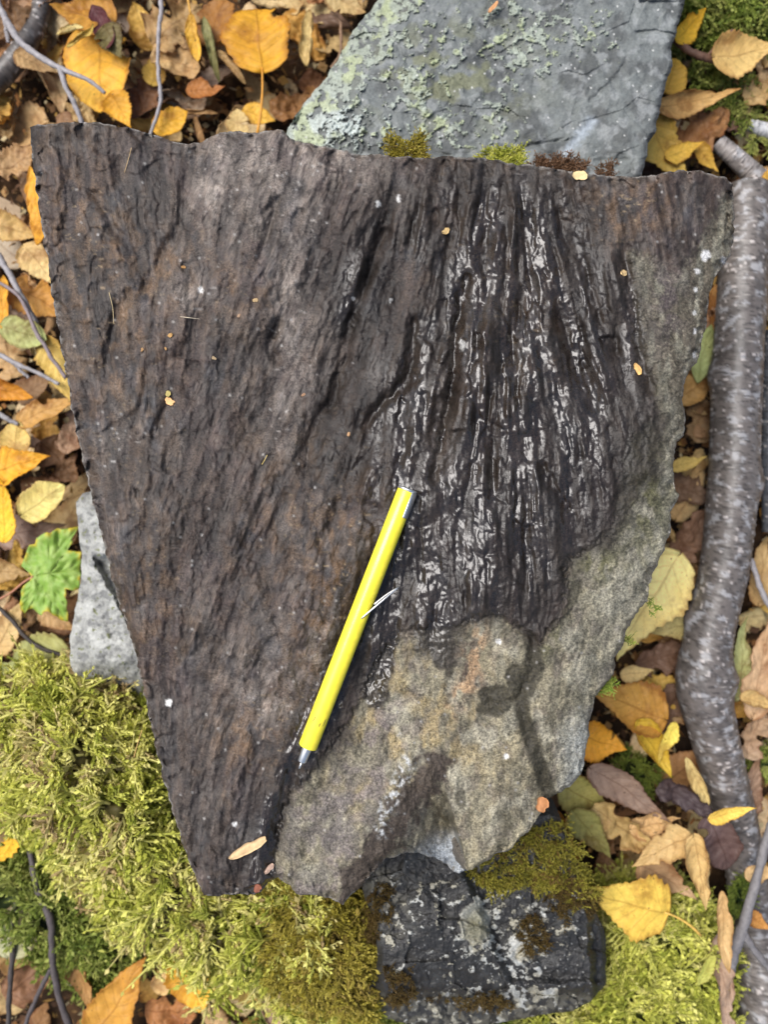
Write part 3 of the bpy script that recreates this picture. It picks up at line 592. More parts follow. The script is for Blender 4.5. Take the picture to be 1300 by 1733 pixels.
# ---------------------------------------------------------------- rocks underneath
def build_rear_rock():
    top = [(720,-170),(900,-200),(1100,-190),(1190,-150)]
    right = [(1190,-150),(1175,-60),(1160,0),(1152,30),(1143,62),(1136,85),(1138,110),(1126,150),(1117,190),(1110,222),(1100,240),(1096,265),(1085,300),(1070,380)]
    left = [(720,-170),(660,-30),(640,0),(600,50),(575,95),(545,140),(510,180),(488,215),(470,270),(460,360)]
    bottom = [(460,360),(700,420),(900,420),(1070,380)]
    nu, nv = 460, 420
    gx, gy = tfi(top, right, bottom, left, nu, nv, jit=5, seed=21)
    uu = np.minimum(np.arange(nu), np.arange(nu)[::-1])[None, :] * 1.7; vv = np.minimum(np.arange(nv), np.arange(nv)[::-1])[:, None] * 1.7
    db = np.minimum(uu, vv)
    z = -.050 - (.020 * ss(300, -200, gy)) + (fbm(gx / 160, gy / 160, 101, 4) - .5) * .008
    z = z - .0024 * (fbm(gx / 18, gy / 18, 102, 3) - .5) + .0011 * facets((gx + gy * .5) / 90, gy / 60, 611, 1.0)
    z = z - .022 * ss(80, 0, (gx - np.interp(gy, [q[1] for q in left], [q[0] for q in left]))) * ss(.2, .6, fbc(gx / 60, gy / 60, 103, 2) + .25)
    lay = (gx * .55 + gy * .83) / 46 + fbm(gx / 70, gy / 70, 104, 3) * 2.2
    z = z + .0016 * (ss(0, .12, lay % 1) - (lay % 1)) * ss(.4, .6, fbc(gx / 90, gy / 90, 105, 2))
    for pts, dep, wd in [([(1080,55),(1110,52),(1140,58)], .002, 3), ([(1000,170),(1045,130),(1060,100)], .0014, 4), ([(840,262),(900,246),(960,238)], .0016, 4), ([(1000,215),(955,265)], .001, 10), ([(1060,270),(1010,272)], .001, 4), ([(660,60),(700,120)], .0016, 5)]:
        z = z - dep * np.exp(-(seg_dist(gx + (vn(gx / 9, gy / 9, 3) - .5) * 8, gy, pts) / wd) ** 2)
    z = z - .004 * np.exp(-(db / 6) ** 1.4)
    col = np.zeros(gx.shape + (3,)) + (.145, .156, .150)
    col = mixc(col, (.075, .078, .076), ss(.42, .68, fbc(gx / 70, gy / 60, 110, 4)) * .8)
    col = mixc(col, (.25, .26, .255), ss(.52, .72, fbc(gx / 26, gy / 26, 111, 4)) * .6)
    col = mixc(col, (.16, .165, .09), ss(.5, .65, fbc(gx / 50, gy / 40, 112, 3)) * blob(gx, gy, 760, 120, 130, 90) * .8)
    reg_l = np.clip(1.2 * ss(110, 15, gx - np.interp(gy, [q[1] for q in left], [q[0] for q in left])) + .9 * blob(gx, gy, 715, 170, 70, 40, 55) + .55 * blob(gx, gy, 740, 70, 120, 70) + .8 * blob(gx, gy, 890, 50, 60, 80) + .55 * blob(gx, gy, 1000, 60, 70, 60) + .45 * blob(gx, gy, 800, 220, 150, 40) + .6 * blob(gx, gy, 850, 160, 20, 60, 20) + blob(gx, gy, 580, 215, 70, 40) * 1.3, 0, 1.3)
    nl = fbm(gx / 17, gy / 16, 113, 5, .62) + .25 * (fbm(gx / 60, gy / 60, 114, 2) - .5)
    lich = ss(.66 - .2 * reg_l, .72 - .2 * reg_l, nl) * ss(.12, .4, reg_l)
    lc = np.zeros_like(col) + (.35, .39, .31)
    lc = mixc(lc, (.56, .62, .58), blob(gx, gy, 580, 215, 90, 50)); lc = mixc(lc, (.42, .47, .20), ss(.5, .7, fbc(gx / 40, gy / 40, 115, 2)) * .6)
    col = col + (lc * (.75 + .5 * vn(gx / 3, gy / 3, 116))[..., None] - col) * (lich * .62)[..., None]
    z = z + lich * (.0004 + .0016 * (vn(gx / 4, gy / 4, 117)) * (1 + 1.2 * blob(gx, gy, 580, 215, 80, 50)))
    col = mixc(col, (.34, .38, .42), np.exp(-(seg_dist(gx + (vn(gx / 6, gy / 6, 4) - .5) * 12, gy, [(1002,205),(980,232),(960,262)]) / 8) ** 2) * .7)
    flk = hash2(np.floor(gx / 3), np.floor(gy / 3), 118) > .995
    col = mixc(col, (.5, .5, .47), flk * .7)
    me, base = rock_mesh('grey_rock', gx, gy, z, col, np.zeros_like(gx) + .15, GZ - .012, .004, 22, (.10, .095, .085))
    obj('grey_rock', me, M_rock, label='flat grey rock with pale lichen crusts behind the top edge of the slab', cat='rock', loc=base)
build_rear_rock()

def build_side_rock():
    top = [(128,850),(140,835),(165,830),(230,850),(300,860)]
    right = [(300,860),(330,960),(340,1100),(330,1200)]
    left = [(128,850),(132,900),(138,940),(136,985),(125,1040),(117,1085),(119,1125),(128,1150),(150,1185)]
    bottom = [(150,1185),(200,1200),(260,1215),(330,1200)]
    gx, gy = tfi(top, right, bottom, left, 150, 240, jit=3, seed=31)
    nv, nu = gx.shape
    db = np.minimum(np.minimum(np.arange(nu), np.arange(nu)[::-1])[None, :] * 1.4, np.minimum(np.arange(nv), np.arange(nv)[::-1])[:, None] * 1.5)
    z = -.074 + (fbm(gx / 60, gy / 60, 131, 4) - .5) * .012 - .018 * np.exp(-(db / 26)) + (fbm(gx / 8, gy / 8, 132, 2) - .5) * .0022
    z = z - .012 * ss(0, 14, gx - 158 - (gy - 955) * .55 + 6 * (vn(gx / 8, gy / 8, 2) - .5)) * ss(935, 955, gy)   # broken step
    z = z - .02 * ss(1110, 1190, gy)
    col = np.zeros(gx.shape + (3,)) + (.27, .27, .25)
    col = mixc(col, (.15, .15, .145), ss(.48, .64, fbc(gx / 14, gy / 14, 133, 4)) * .8)
    col = mixc(col, (.40, .40, .37), ss(.5, .7, fbc(gx / 30, gy / 30, 134, 3)) * .7)
    col = mixc(col, (.13, .14, .06), ss(.74, .82, fbc(gx / 9, gy / 9, 135, 3)) * .9)
    me, base = rock_mesh('pale_rock', gx, gy, z, col, np.zeros_like(gx), GZ - .012, .003, 32, (.25, .24, .21))
    obj('pale_rock', me, M_rock, label='pale whitish grey rock half hidden under the left edge of the slab', cat='rock', loc=base)
build_side_rock()

def build_low_rock():
    top = [(585,1440),(640,1410),(760,1400),(880,1370),(945,1375)]
    right = [(945,1375),(968,1430),(985,1490),(1000,1530),(1022,1570),(1028,1620),(1024,1665),(1000,1695)]
    left = [(585,1440),(612,1500),(632,1560),(640,1620),(625,1660),(600,1690),(590,1705)]
    bottom = [(590,1705),(640,1722),(700,1735),(760,1742),(840,1732),(915,1718),(965,1712),(1000,1695)]
    gx, gy = tfi(top, right, bottom, left, 420, 370, jit=4, seed=41)
    nv, nu = gx.shape
    db = np.minimum(np.minimum(np.arange(nu), np.arange(nu)[::-1])[None, :] * 1.25, np.minimum(np.arange(nv), np.arange(nv)[::-1])[:, None] * .92)
    jx = gx + (fbm(gx / 20, gy / 20, 140, 3) - .5) * 14; jy = gy + (fbm(gx / 20, gy / 20, 141, 3) - .5) * 14
    z = np.full(gx.shape, -.062)
    z = z - .00010 * np.clip(jy - 1640, 0, 200) * 2.4                      # front face drops
    z = z - .012 * ss(0, 30, jy - 1668 + (jx - 800) * .02)                 # ledge
    z = z - .009 * ss(0, 22, (jx - 850) - (jy - 1650) * .42 ) * ss(-10, 14, 1662 - jy)   # wedge edge, right of it is lower
    z = z - .018 * ss(0, 14, jx - 990 - (jy - 1540) * .08)
    z = z - .012 * ss(0, 16, 640 - jx + (jy - 1560) * .1)
    z = z + .0045 * facets(jx / 75, jy / 62, 601, 1.0) + .0016 * facets(jx / 30, jy / 26, 605, 1.0)
    z = z + .006 * blob(gx, gy, 740, 1570, 90, 70) + (fbm(gx / 40, gy / 40, 142, 4) - .5) * .006 + (fbm(gx / 9, gy / 9, 143, 3) - .5) * .0018
    z = z - .005 * np.exp(-(db / 7) ** 1.3)
    col = np.zeros(gx.shape + (3,)) + (.030, .029, .028)
    col = mixc(col, (.065, .065, .062), ss(.5, .75, fbc(gx / 40, gy / 40, 144, 4)) * .6)
    col = mixc(col, (.16, .15, .12), (blob(gx, gy, 655, 1520, 26, 60, -20) + ss(1675, 1690, jy) * .7) * ss(.4, .6, fbc(gx / 14, gy / 14, 145, 3)))
    reg_l = np.clip(blob(gx, gy, 845, 1560, 60, 70, -40) + blob(gx, gy, 880, 1610, 40, 50) + .8 * blob(gx, gy, 960, 1560, 60, 50) + .8 * blob(gx, gy, 735, 1515, 60, 25) + .7 * blob(gx, gy, 680, 1570, 26, 50, 30) + .8 * blob(gx, gy, 910, 1680, 60, 26) + .8 * blob(gx, gy, 790, 1690, 90, 18) + .7 * blob(gx, gy, 790, 1600, 50, 60) + .5 * blob(gx, gy, 650, 1540, 30, 60) + .6 * ss(1690, 1720, gy) + .08, 0, 1.1)
    nl = fbm(gx / 17, gy / 14, 146, 5, .6) + .2 * (fbm(gx / 50, gy / 50, 147, 2) - .5)
    lich = ss(.70 - .17 * reg_l, .74 - .17 * reg_l, nl) * ss(.1, .4, reg_l)
    lc = np.zeros_like(col) + (.50, .50, .46); lc = mixc(lc, (.36, .33, .24), ss(.45, .6, fbc(gx / 50, gy / 50, 148, 2)) * .8)
    lc = mixc(lc, (.20, .19, .12), blob(gx, gy, 805, 1565, 28, 40))
    lich = np.maximum(lich, ss(.35, .45, blob(gx + 8 * (vn(gx / 7, gy / 7, 9) - .5), gy, 805, 1563, 28, 36)) * .8)
    for cx, cy, r in [(880,1612,22),(913,1646,8),(936,1680,12),(875,1684,12),(675,1640,8),(800,1600,10),(764,1652,5)]:
        lich = np.maximum(lich, ss(.35, .55, blob(gx + 14 * (vn(gx / 6, gy / 6, 11) - .5), gy + 14 * (vn(gx / 6, gy / 6, 12) - .5), cx, cy, r, r)))
    col = col + (lc * (.75 + .5 * vn(gx / 2.6, gy / 2.6, 149))[..., None] - col) * (lich * .9)[..., None]
    flk = hash2(np.floor(gx / 2.4), np.floor(gy / 2.4), 150) > .99
    col = mixc(col, (.38, .38, .36), flk * .45)
    z = z + lich * (.0006 + .0009 * vn(gx / 4, gy / 4, 151))
    me, base = rock_mesh('dark_rock', gx, gy, z, col, np.zeros_like(gx) + .45, GZ - .012, .006, 42, (.06, .058, .054))
    obj('dark_rock', me, M_rock, label='angular black rock spotted with white lichen below the bottom edge of the slab', cat='rock', loc=base)
    return gx, gy, z
LOWROCK = build_low_rock()
def low_h(px, py):
    gx, gy, z = LOWROCK
    out = []
    sx, sy, sz = gx[::4, ::4].ravel(), gy[::4, ::4].ravel(), z[::4, ::4].ravel()
    for a, b in zip(np.atleast_1d(px), np.atleast_1d(py)): out.append(sz[np.argmin((sx - a) ** 2 + (sy - b) ** 2)])
    return np.array(out)

# ---------------------------------------------------------------- tubes along lines
def tube(path, rad, sides=10, cap=True):
    P = np.asarray(path, float); n = len(P); R = np.broadcast_to(np.asarray(rad, float), (n,))
    T = np.gradient(P, axis=0); T /= np.linalg.norm(T, axis=1, keepdims=True) + 1e-12
    up = np.array([0, 0, 1.0]) if abs(T[:, 2]).mean() < .8 else np.array([0, 1.0, 0])
    A = np.cross(T, up); A /= np.linalg.norm(A, axis=1, keepdims=True) + 1e-12; B = np.cross(A, T)
    ph = np.linspace(0, 2 * math.pi, sides, endpoint=False)
    V = P[:, None] + R[:, None, None] * (np.cos(ph)[None, :, None] * A[:, None] + np.sin(ph)[None, :, None] * B[:, None])
    V = V.reshape(-1, 3); i = np.arange(n * sides).reshape(n, sides)
    F = np.stack([i[:-1], np.roll(i[:-1], -1, 1), np.roll(i[1:], -1, 1), i[1:]], -1).reshape(-1, 4)
    tri = np.zeros((0, 3), int)
    if cap:
        c0, c1 = len(V), len(V) + 1; V = np.concatenate([V, P[:1], P[-1:]])
        tri = np.concatenate([np.stack([np.roll(i[0], -1), i[0], np.full(sides, c0)], -1), np.stack([i[-1], np.roll(i[-1], -1), np.full(sides, c1)], -1)])
    return V, F, tri
def join(parts):
    Vs, Q, T, o = [], [], [], 0
    for V, F, t in parts:
        Vs.append(V); Q.append(F + o); T.append(t + o); o += len(V)
    return np.concatenate(Vs), np.concatenate(Q), np.concatenate(T)
def smooth_path(pts, n):
    """Catmull-Rom curve through the points"""
    p = np.array(pts, float); m = len(p)
    d = np.r_[0, np.cumsum(np.linalg.norm(np.diff(p[:, :3], axis=0), axis=1))]
    t = np.linspace(0, d[-1], n); k = np.clip(np.searchsorted(d, t, 'right') - 1, 0, m - 2)
    h = (d[k + 1] - d[k]); u = ((t - d[k]) / h)[:, None]; h = h[:, None]
    tg = np.gradient(p, d, axis=0) if m > 2 else np.repeat((p[1:] - p[:1]) / d[-1], 2, 0)
    a, b, ta, tb = p[k], p[k + 1], tg[k], tg[k + 1]
    return (2 * u ** 3 - 3 * u ** 2 + 1) * a + (u ** 3 - 2 * u ** 2 + u) * h * ta + (-2 * u ** 3 + 3 * u ** 2) * b + (u ** 3 - u ** 2) * h * tb

# ---------------------------------------------------------------- the yellow pencil
def build_pen():
    tipx, tipy, topx, topy = 507., 1299., 691., 826.
    r = .0044; L = math.hypot(tipx - topx, tipy - topy) * S0
    s = np.linspace(.08, 1, 80); hx = lerp(tipx, topx, s); hy = lerp(tipy, topy, s)
    nx, ny = (topy - tipy), -(topx - tipx); nn = math.hypot(nx, ny); nx /= nn; ny /= nn
    hh = np.full(80, -1.0)
    for o in (-10, -5, 0, 5, 10): hh = np.maximum(hh, slab_h(hx + nx * o, hy + ny * o) - r + math.sqrt(r * r - (o * S0) ** 2))
    best = None
    for b in np.linspace(-.02, .02, 81):
        a = (hh - b * (s - .5)).max(); sc_ = a
        if best is None or sc_ < best[0]: best = (sc_, a, b)
    z0 = best[1] + best[2] * (-.5) + r; z1 = best[1] + best[2] * .5 + r
    # the water film and grime under the pencil let it sit a touch into the rough crests
    z0 -= .0012; z1 -= .0012
    A, B = W(tipx, tipy, z0), W(topx, topy, z1); ax = (B - A); Lr = np.linalg.norm(ax); ax /= Lr
    X = Vector(ax); Z = Vector((0, 0, 1)); Y = Z.cross(X).normalized(); Z = X.cross(Y)
    root = bpy.data.objects.new('pencil', None); COL.objects.link(root)
    root.matrix_world = Matrix(((X.x, Y.x, Z.x, A[0]), (X.y, Y.y, Z.y, A[1]), (X.z, Y.z, Z.z, A[2]), (0, 0, 0, 1)))
    root['label'] = 'bright yellow mechanical pencil with steel tip and wire clip lying on the slab'; root['category'] = 'pencil'
    def lathe(prof, sides=40):
        P = np.array([[x, 0, 0] for x, _ in prof]); V, F, t = tube(P, [q for _, q in prof], sides)
        T = np.zeros((len(prof), 3)); return V, F, t
    def rings(name, prof, mat, par):
        n = len(prof); ph = np.linspace(0, 2 * math.pi, 40, endpoint=False)
        V = np.concatenate([np.stack([np.full(40, x), q * np.cos(ph), q * np.sin(ph)], -1) for x, q in prof])
        i = np.arange(n * 40).reshape(n, 40)
        F = np.stack([i[:-1], np.roll(i[:-1], -1, 1), np.roll(i[1:], -1, 1), i[1:]], -1).reshape(-1, 4)
        c0, c1 = len(V), len(V) + 1; V = np.concatenate([V, [[prof[0][0], 0, 0], [prof[-1][0], 0, 0]]])
        tri = np.concatenate([np.stack([np.roll(i[0], -1), i[0], np.full(40, c0)], -1), np.stack([i[-1], np.roll(i[-1], -1), np.full(40, c1)], -1)])
        return obj(name, mkmesh(name, V, [F[:, ::-1], tri[:, ::-1]]), mat, par)
    x0 = .0105; Lb = Lr
    body = rings('barrel', [(x0, .0030), (x0, .0041), (x0 + .0001, .00425), (x0 + .0005, .0044), (x0 + .03, .0044), (x0 + .08, .0044), (Lb - .0016, .0044), (Lb - .0013, .0043), (Lb - .0013, .0030)], M_yellow, root)
    rings('tip', [(.0030, .0006), (.0030, .00185), (.0033, .0020), (.0102, .00235), (.0106, .00235), (.0108, .00235)], M_steel, root)
    rings('lead_sleeve', [(-.0006, .0002), (-.0005, .00045), (.0031, .0006)], M_steel, root)
    rings('end_cap', [(Lb - .0014, .0030), (Lb - .0014, .00445), (Lb - .0006, .00448), (Lb - .0002, .0042), (Lb - .0001, .0030)], M_steel, root)
    # steel plate let into the upper side: a curved shell hugging the barrel
    ph = np.linspace(math.radians(-78), math.radians(-28), 9); xs = np.array([Lb - .0132, Lb - .0128, Lb - .008, Lb - .0012])
    V = np.array([[x, .00452 * math.sin(p + math.pi / 2 - math.pi) * -1 * -1, .00452 * math.cos(p + math.pi / 2 - math.pi) * -1] for x in xs for p in ph])
    V = np.array([[x, .00456 * math.cos(math.pi + p * 0 - (p + math.radians(90))), 0] for x in xs for p in ph])
    V = np.array([[x, -.00456 * math.cos(a), .00456 * math.sin(a)] for x in xs for a in np.radians(np.linspace(-30, 60, 9))])
    me = mkmesh('clip_plate', V, grid_faces(4, 9)); cp = obj('clip_plate', me, M_steel, root)
    md = cp.modifiers.new('s', 'SOLIDIFY'); md.thickness = .0003; md.offset = 0
    # two bent wires that stand off to the side
    def loc_pt(px, py, z):
        p = Vector(W(px, py, z)); return root.matrix_world.inverted() @ p
    zc = (z0 + z1) / 2
    pts = []
    for a, b in (((611, 1047), .0042), ((633, 1023), .0030)):
        p0 = loc_pt(a[0], a[1], zc + b); p1 = loc_pt(655, 1010, zc + .0034); p2 = loc_pt(675, 993.5, zc + .0012)
        if a[0] == 633: p1 = loc_pt(655, 1006, zc + .0022)
        pts.append((p0, p1, p2))
    parts = []
    path = smooth_path([tuple(pts[0][0]), tuple(pts[0][1]), tuple(pts[0][2])], 14); back = smooth_path([tuple(pts[1][0]), tuple(pts[1][1]), tuple(pts[1][2])], 14)
    parts.append(tube(path, .00042, 8)); parts.append(tube(back, .00042, 8)); V, F, t = join(parts)
    obj('wire_clip', mkmesh('wire_clip', V, [F, t]), M_steel, root)
    return root
build_pen()

# ---------------------------------------------------------------- branches and twigs
def bark_branch(name, pts, label, base_col, n=700, sides=72, seed=0, knots=(), cat='branch', silver=.5):
    """pts: (px, py, z, radius in px)"""
    q = smooth_path([(*W(a, b, c), r * mpp(c)) for a, b, c, r in pts], n)
    P, R = q[:, :3], q[:, 3]
    s = np.r_[0, np.cumsum(np.linalg.norm(np.diff(P, axis=0), axis=1))]
    ph = np.linspace(0, 2 * math.pi, sides, endpoint=False)
    SS, PH = np.meshgrid(s, ph, indexing='ij'); U = SS / .001; Vc = PH * R[:, None] / .001     # millimetres
    Vw = np.minimum(PH, 2 * math.pi - PH) * R[:, None] / .001                                  # seam-free
    Rm = R[:, None] * (1 + .05 * (fbm(U / 60, Vw / 30, seed, 4) - .5) * 2)
    for kx, ky, rr, amp in knots:
        kp = W(kx, ky, pts[len(pts) // 2][2])
        c = np.argmin(np.hypot(P[:, 0] - kp[0], P[:, 1] - kp[1])); side_ = 0 if kp[0] > P[c, 0] else math.pi
        dph = np.angle(np.exp(1j * (PH - side_)))
        Rm = Rm + amp * np.exp(-((SS - s[c]) / rr) ** 2 - (dph * R[c] / rr) ** 2)
    # lenticels: short marks running round the branch
    cell_u, cell_v = 3.0, 6.0
    iu = np.floor(U / cell_u); iv = np.floor(Vw / cell_v + hash2(iu, iu * 0, seed + 3))
    rnd = hash2(iu, iv, seed + 4); fu = (U / cell_u) % 1 - .5 + (hash2(iu, iv, seed + 6) - .5) * .5
    fv = (Vw / cell_v + hash2(iu, iu * 0, seed + 3)) % 1 - .5
    lent = (rnd > .45) * np.exp(-(fu / .13) ** 2 - (fv / (.12 + .28 * hash2(iu, iv, seed + 7))) ** 2)
    dots = hash2(np.floor(U / 1.6), np.floor(Vw / 1.6), seed + 8) > .975
    rings_ = fbm(U / 1.3, Vw / 22, seed + 9, 3)
    Rm = Rm + .00055 * lent + .0004 * dots + .00016 * (rings_ - .5)
    col = np.zeros(U.shape + (3,)) + np.array(base_col)
    col = mixc(col, tuple(np.array(base_col) * .42), ss(.5, .68, fbc(U / 9, Vw / 12, seed + 10, 4)) * .6)
    col = mixc(col, (.45, .45, .46), ss(.55, .75, fbc(U / 6, Vw / 7, seed + 11, 4)) * silver)
    col = mixc(col, tuple(np.array(base_col) * .3), ss(.66, .74, fbc(U / 1.5, Vw / 5, seed + 12, 3)) * .85)
    col = mixc(col, (.045, .035, .03), lent * .8 * (rnd > .62)); col = mixc(col, (.40, .36, .32), lent * .7 * (rnd <= .62)); col = mixc(col, (.5, .45, .42), dots * .7)
    T = np.gradient(P, axis=0); T /= np.linalg.norm(T, axis=1, keepdims=True)
    A = np.cross(T, [0, 0, 1.0]); A /= np.linalg.norm(A, axis=1, keepdims=True); B = np.cross(A, T)
    A = np.where((A[:, :1] > 0), A, A)
    V = P[:, None] + Rm[..., None] * (np.cos(PH)[..., None] * A[:, None] + np.sin(PH)[..., None] * B[:, None])
    V = V.reshape(-1, 3); i = np.arange(n * sides).reshape(n, sides)
    F = np.stack([i[:-1], np.roll(i[:-1], -1, 1), np.roll(i[1:], -1, 1), i[1:]], -1).reshape(-1, 4)
    c0 = len(V); V = np.concatenate([V, P[:1], P[-1:]])
    tri = np.concatenate([np.stack([np.roll(i[0], -1), i[0], np.full(sides, c0)], -1), np.stack([i[-1], np.roll(i[-1], -1), np.full(sides, c0 + 1)], -1)])
    base = P[0].copy()
    me = mkmesh(name, V - base, [F, tri]); set_col(me, 'col', np.concatenate([col.reshape(-1, 3), [[.3, .2, .12]] * 2]))
    return obj(name, me, M_bark, label=label, cat=cat, loc=base)
bark_branch('branch', [(1268,318,-.128,35),(1262,420,-.124,38),(1252,560,-.122,40),(1246,700,-.122,41),(1240,830,-.122,40),(1226,960,-.124,40),(1200,1080,-.126,40),(1190,1150,-.127,44),(1206,1230,-.130,40),(1228,1320,-.134,37),(1248,1400,-.140,35),(1262,1470,-.146,33),(1280,1560,-.150,37),(1292,1660,-.148,44),(1300,1800,-.146,48)],
    'thick smooth grey-brown branch with pale bark marks running down the right side', (.13, .112, .10), seed=201, knots=[(1150,1150,.013,.006),(1212,815,.010,.004),(1300,640,.008,.003),(1200,520,.006,.0025),(1240,1060,.007,.003)])
bark_branch('broken_branch', [(1215,240,-.140,13),(1240,262,-.140,15),(1270,290,-.142,17),(1310,325,-.144,18)], 'short pale broken branch piece above the thick branch at the slab corner', (.26, .23, .21), n=160, sides=40, seed=221)
bark_branch('dark_branch', [(-60,175,-.150,20),(5,125,-.148,19),(40,80,-.148,18),(62,40,-.150,16),(75,-30,-.154,15)], 'dark gnarled branch in the top left corner behind the forked twig', (.085, .070, .060), n=200, sides=40, seed=231, silver=.1)
bark_branch('grey_branch', [(1268,212,-.142,9),(1300,222,-.142,13),(1340,236,-.142,14)], 'pale grey branch stub above the broken branch by the right border', (.42, .42, .42), n=100, sides=32, seed=241)
bark_branch('grey_stick', [(1310,560,-.145,16),(1306,760,-.145,17),(1308,900,-.146,16)], 'straight dark grey stick right behind the thick branch', (.07, .075, .085), n=200, sides=32, seed=251, silver=.1)

def twig(name, lines, label, col, seed=0, cat='twig'):
    """lines: list of [(px, py, z, radius px), ...]; forks share a point"""
    parts = []; cs = []
    for li, ln in enumerate(lines):
        n = 10 * len(ln)
        q = smooth_path([(*W(a, b, c), r * mpp(c)) for a, b, c, r in ln], n)
        t = np.arange(n); q[:, :3] += (np.stack([fbm(t / 5, t * 0 + 1, seed + li, 2), fbm(t / 5, t * 0 + 5, seed + li, 2), t * 0 + .5], -1) - .5) * .0016
        rr = q[:, 3] * (1 + .3 * (vn(t / 1.7, t * 0, seed + 9) - .5))
        parts.append(tube(q[:, :3], rr, 9))
    V, F, tr = join(parts); base = V[0].copy()
    c = np.array(col)[None] * (.65 + .7 * fbm(V[:, 0] / .004, V[:, 1] / .004, seed, 3))[:, None]
    me = mkmesh(name, V - base, [F, tr]); set_col(me, 'col', c)
    return obj(name, me, M_twig, label=label, cat=cat, loc=base)
GREY = (.27, .25, .25); DARKT = (.07, .05, .045)
twig('forked_twig', [[(-20,-30,-.125,6),(8,30,-.122,6),(35,72,-.120,5.5),(70,98,-.118,5),(100,115,-.117,4.5),(150,137,-.117,3.5),(178,158,-.119,3)], [(100,115,-.117,4.5),(112,150,-.118,4.5),(130,185,-.121,4.2),(146,235,-.126,4)], [(8,30,-.122,5),(12,60,-.124,4),(13,72,-.125,3)]], 'grey forked twig crossing the big yellow leaf in the top left corner', GREY, 301)
twig('twig', [[(270,-20,-.125,4),(272,20,-.123,4),(267,70,-.122,3.4),(268,130,-.122,3.4),(272,170,-.123,3.2),(256,222,-.125,3.2),(248,260,-.128,3)]], 'thin grey twig hanging down over the top left slab edge', GREY, 303)
twig('bent_twig', [[(-30,400,-.125,5.5),(5,446,-.124,5.5),(30,492,-.123,5),(52,530,-.125,4.5),(62,548,-.128,4)]], 'thick grey twig end left of the slab above the olive leaf', GREY, 305)
twig('slender_twig', [[(-20,470,-.122,3.2),(30,500,-.120,3.2),(60,560,-.119,3.6),(85,602,-.119,3.6),(112,640,-.121,3.4)]], 'slender purple-grey twig running past the olive leaf to the left slab edge', (.2, .16, .16), 307)
twig('grey_twig', [[(-25,585,-.124,4),(20,612,-.122,4),(60,630,-.121,3.4),(100,650,-.122,3)], [(20,612,-.122,3.2),(48,640,-.126,2.6)]], 'small forked grey twig below the olive leaf at the left border', GREY, 309)
twig('short_twig', [[(-15,690,-.126,4.5),(6,706,-.125,4.2),(30,718,-.127,3)]], 'short grey twig stub at the left border under the curled orange leaves', GREY, 311)
twig('dark_twig', [[(-20,1015,-.130,3.2),(18,1048,-.128,3.4),(50,1085,-.127,3.4),(110,1112,-.127,3.2)]], 'thin dark twig under the green lobed leaf', (.05, .04, .035), 313)
twig('mossy_twig', [[(50,1440,-.122,5),(62,1500,-.118,6),(85,1560,-.116,6),(88,1620,-.117,6),(100,1690,-.118,6),(128,1760,-.120,6)], [(85,1640,-.117,4),(60,1690,-.12,4),(40,1740,-.122,3.5)]], 'dark forked stem rising along the bottom left corner', (.075, .062, .06), 315)
twig('thin_stem', [[(26,1525,-.128,4.5),(22,1590,-.126,4.5),(16,1680,-.126,4.5),(12,1760,-.128,4.5)]], 'straight dark stem at the left border of the bottom corner', (.06, .05, .045), 317)
twig('rough_twig', [[(1320,1360,-.112,7),(1298,1420,-.110,7),(1278,1500,-.109,8),(1260,1560,-.109,9),(1240,1620,-.111,10),(1222,1690,-.116,9)], [(1256,1575,-.109,7),(1280,1610,-.110,6),(1320,1660,-.113,6)]], 'rough dark grey forked twig in front of the thick branch at lower right', (.16, .15, .15), 319)
twig('side_twig', [[(1272,945,-.130,4),(1284,985,-.128,5),(1310,1040,-.128,5)]], 'thin grey side twig leaving the thick branch on the right', GREY, 321)
twig('brown_twig', [[(1140,66,-.128,5),(1165,85,-.126,6),(1195,98,-.126,6),(1215,104,-.128,5)], [(1195,98,-.126,2.4),(1218,72,-.124,2.2),(1240,50,-.124,2)]], 'brown forked twig under the moss right of the grey rock', (.16, .085, .055), 323)
twig('curved_stem', [[(560,20,-.135,2.4),(575,35,-.134,2.6),(577,60,-.134,2.8),(576,90,-.135,2.6),(560,115,-.138,2.4)]], 'thin curved brown stem left of the grey rock near the top', (.2, .12, .07), 325)

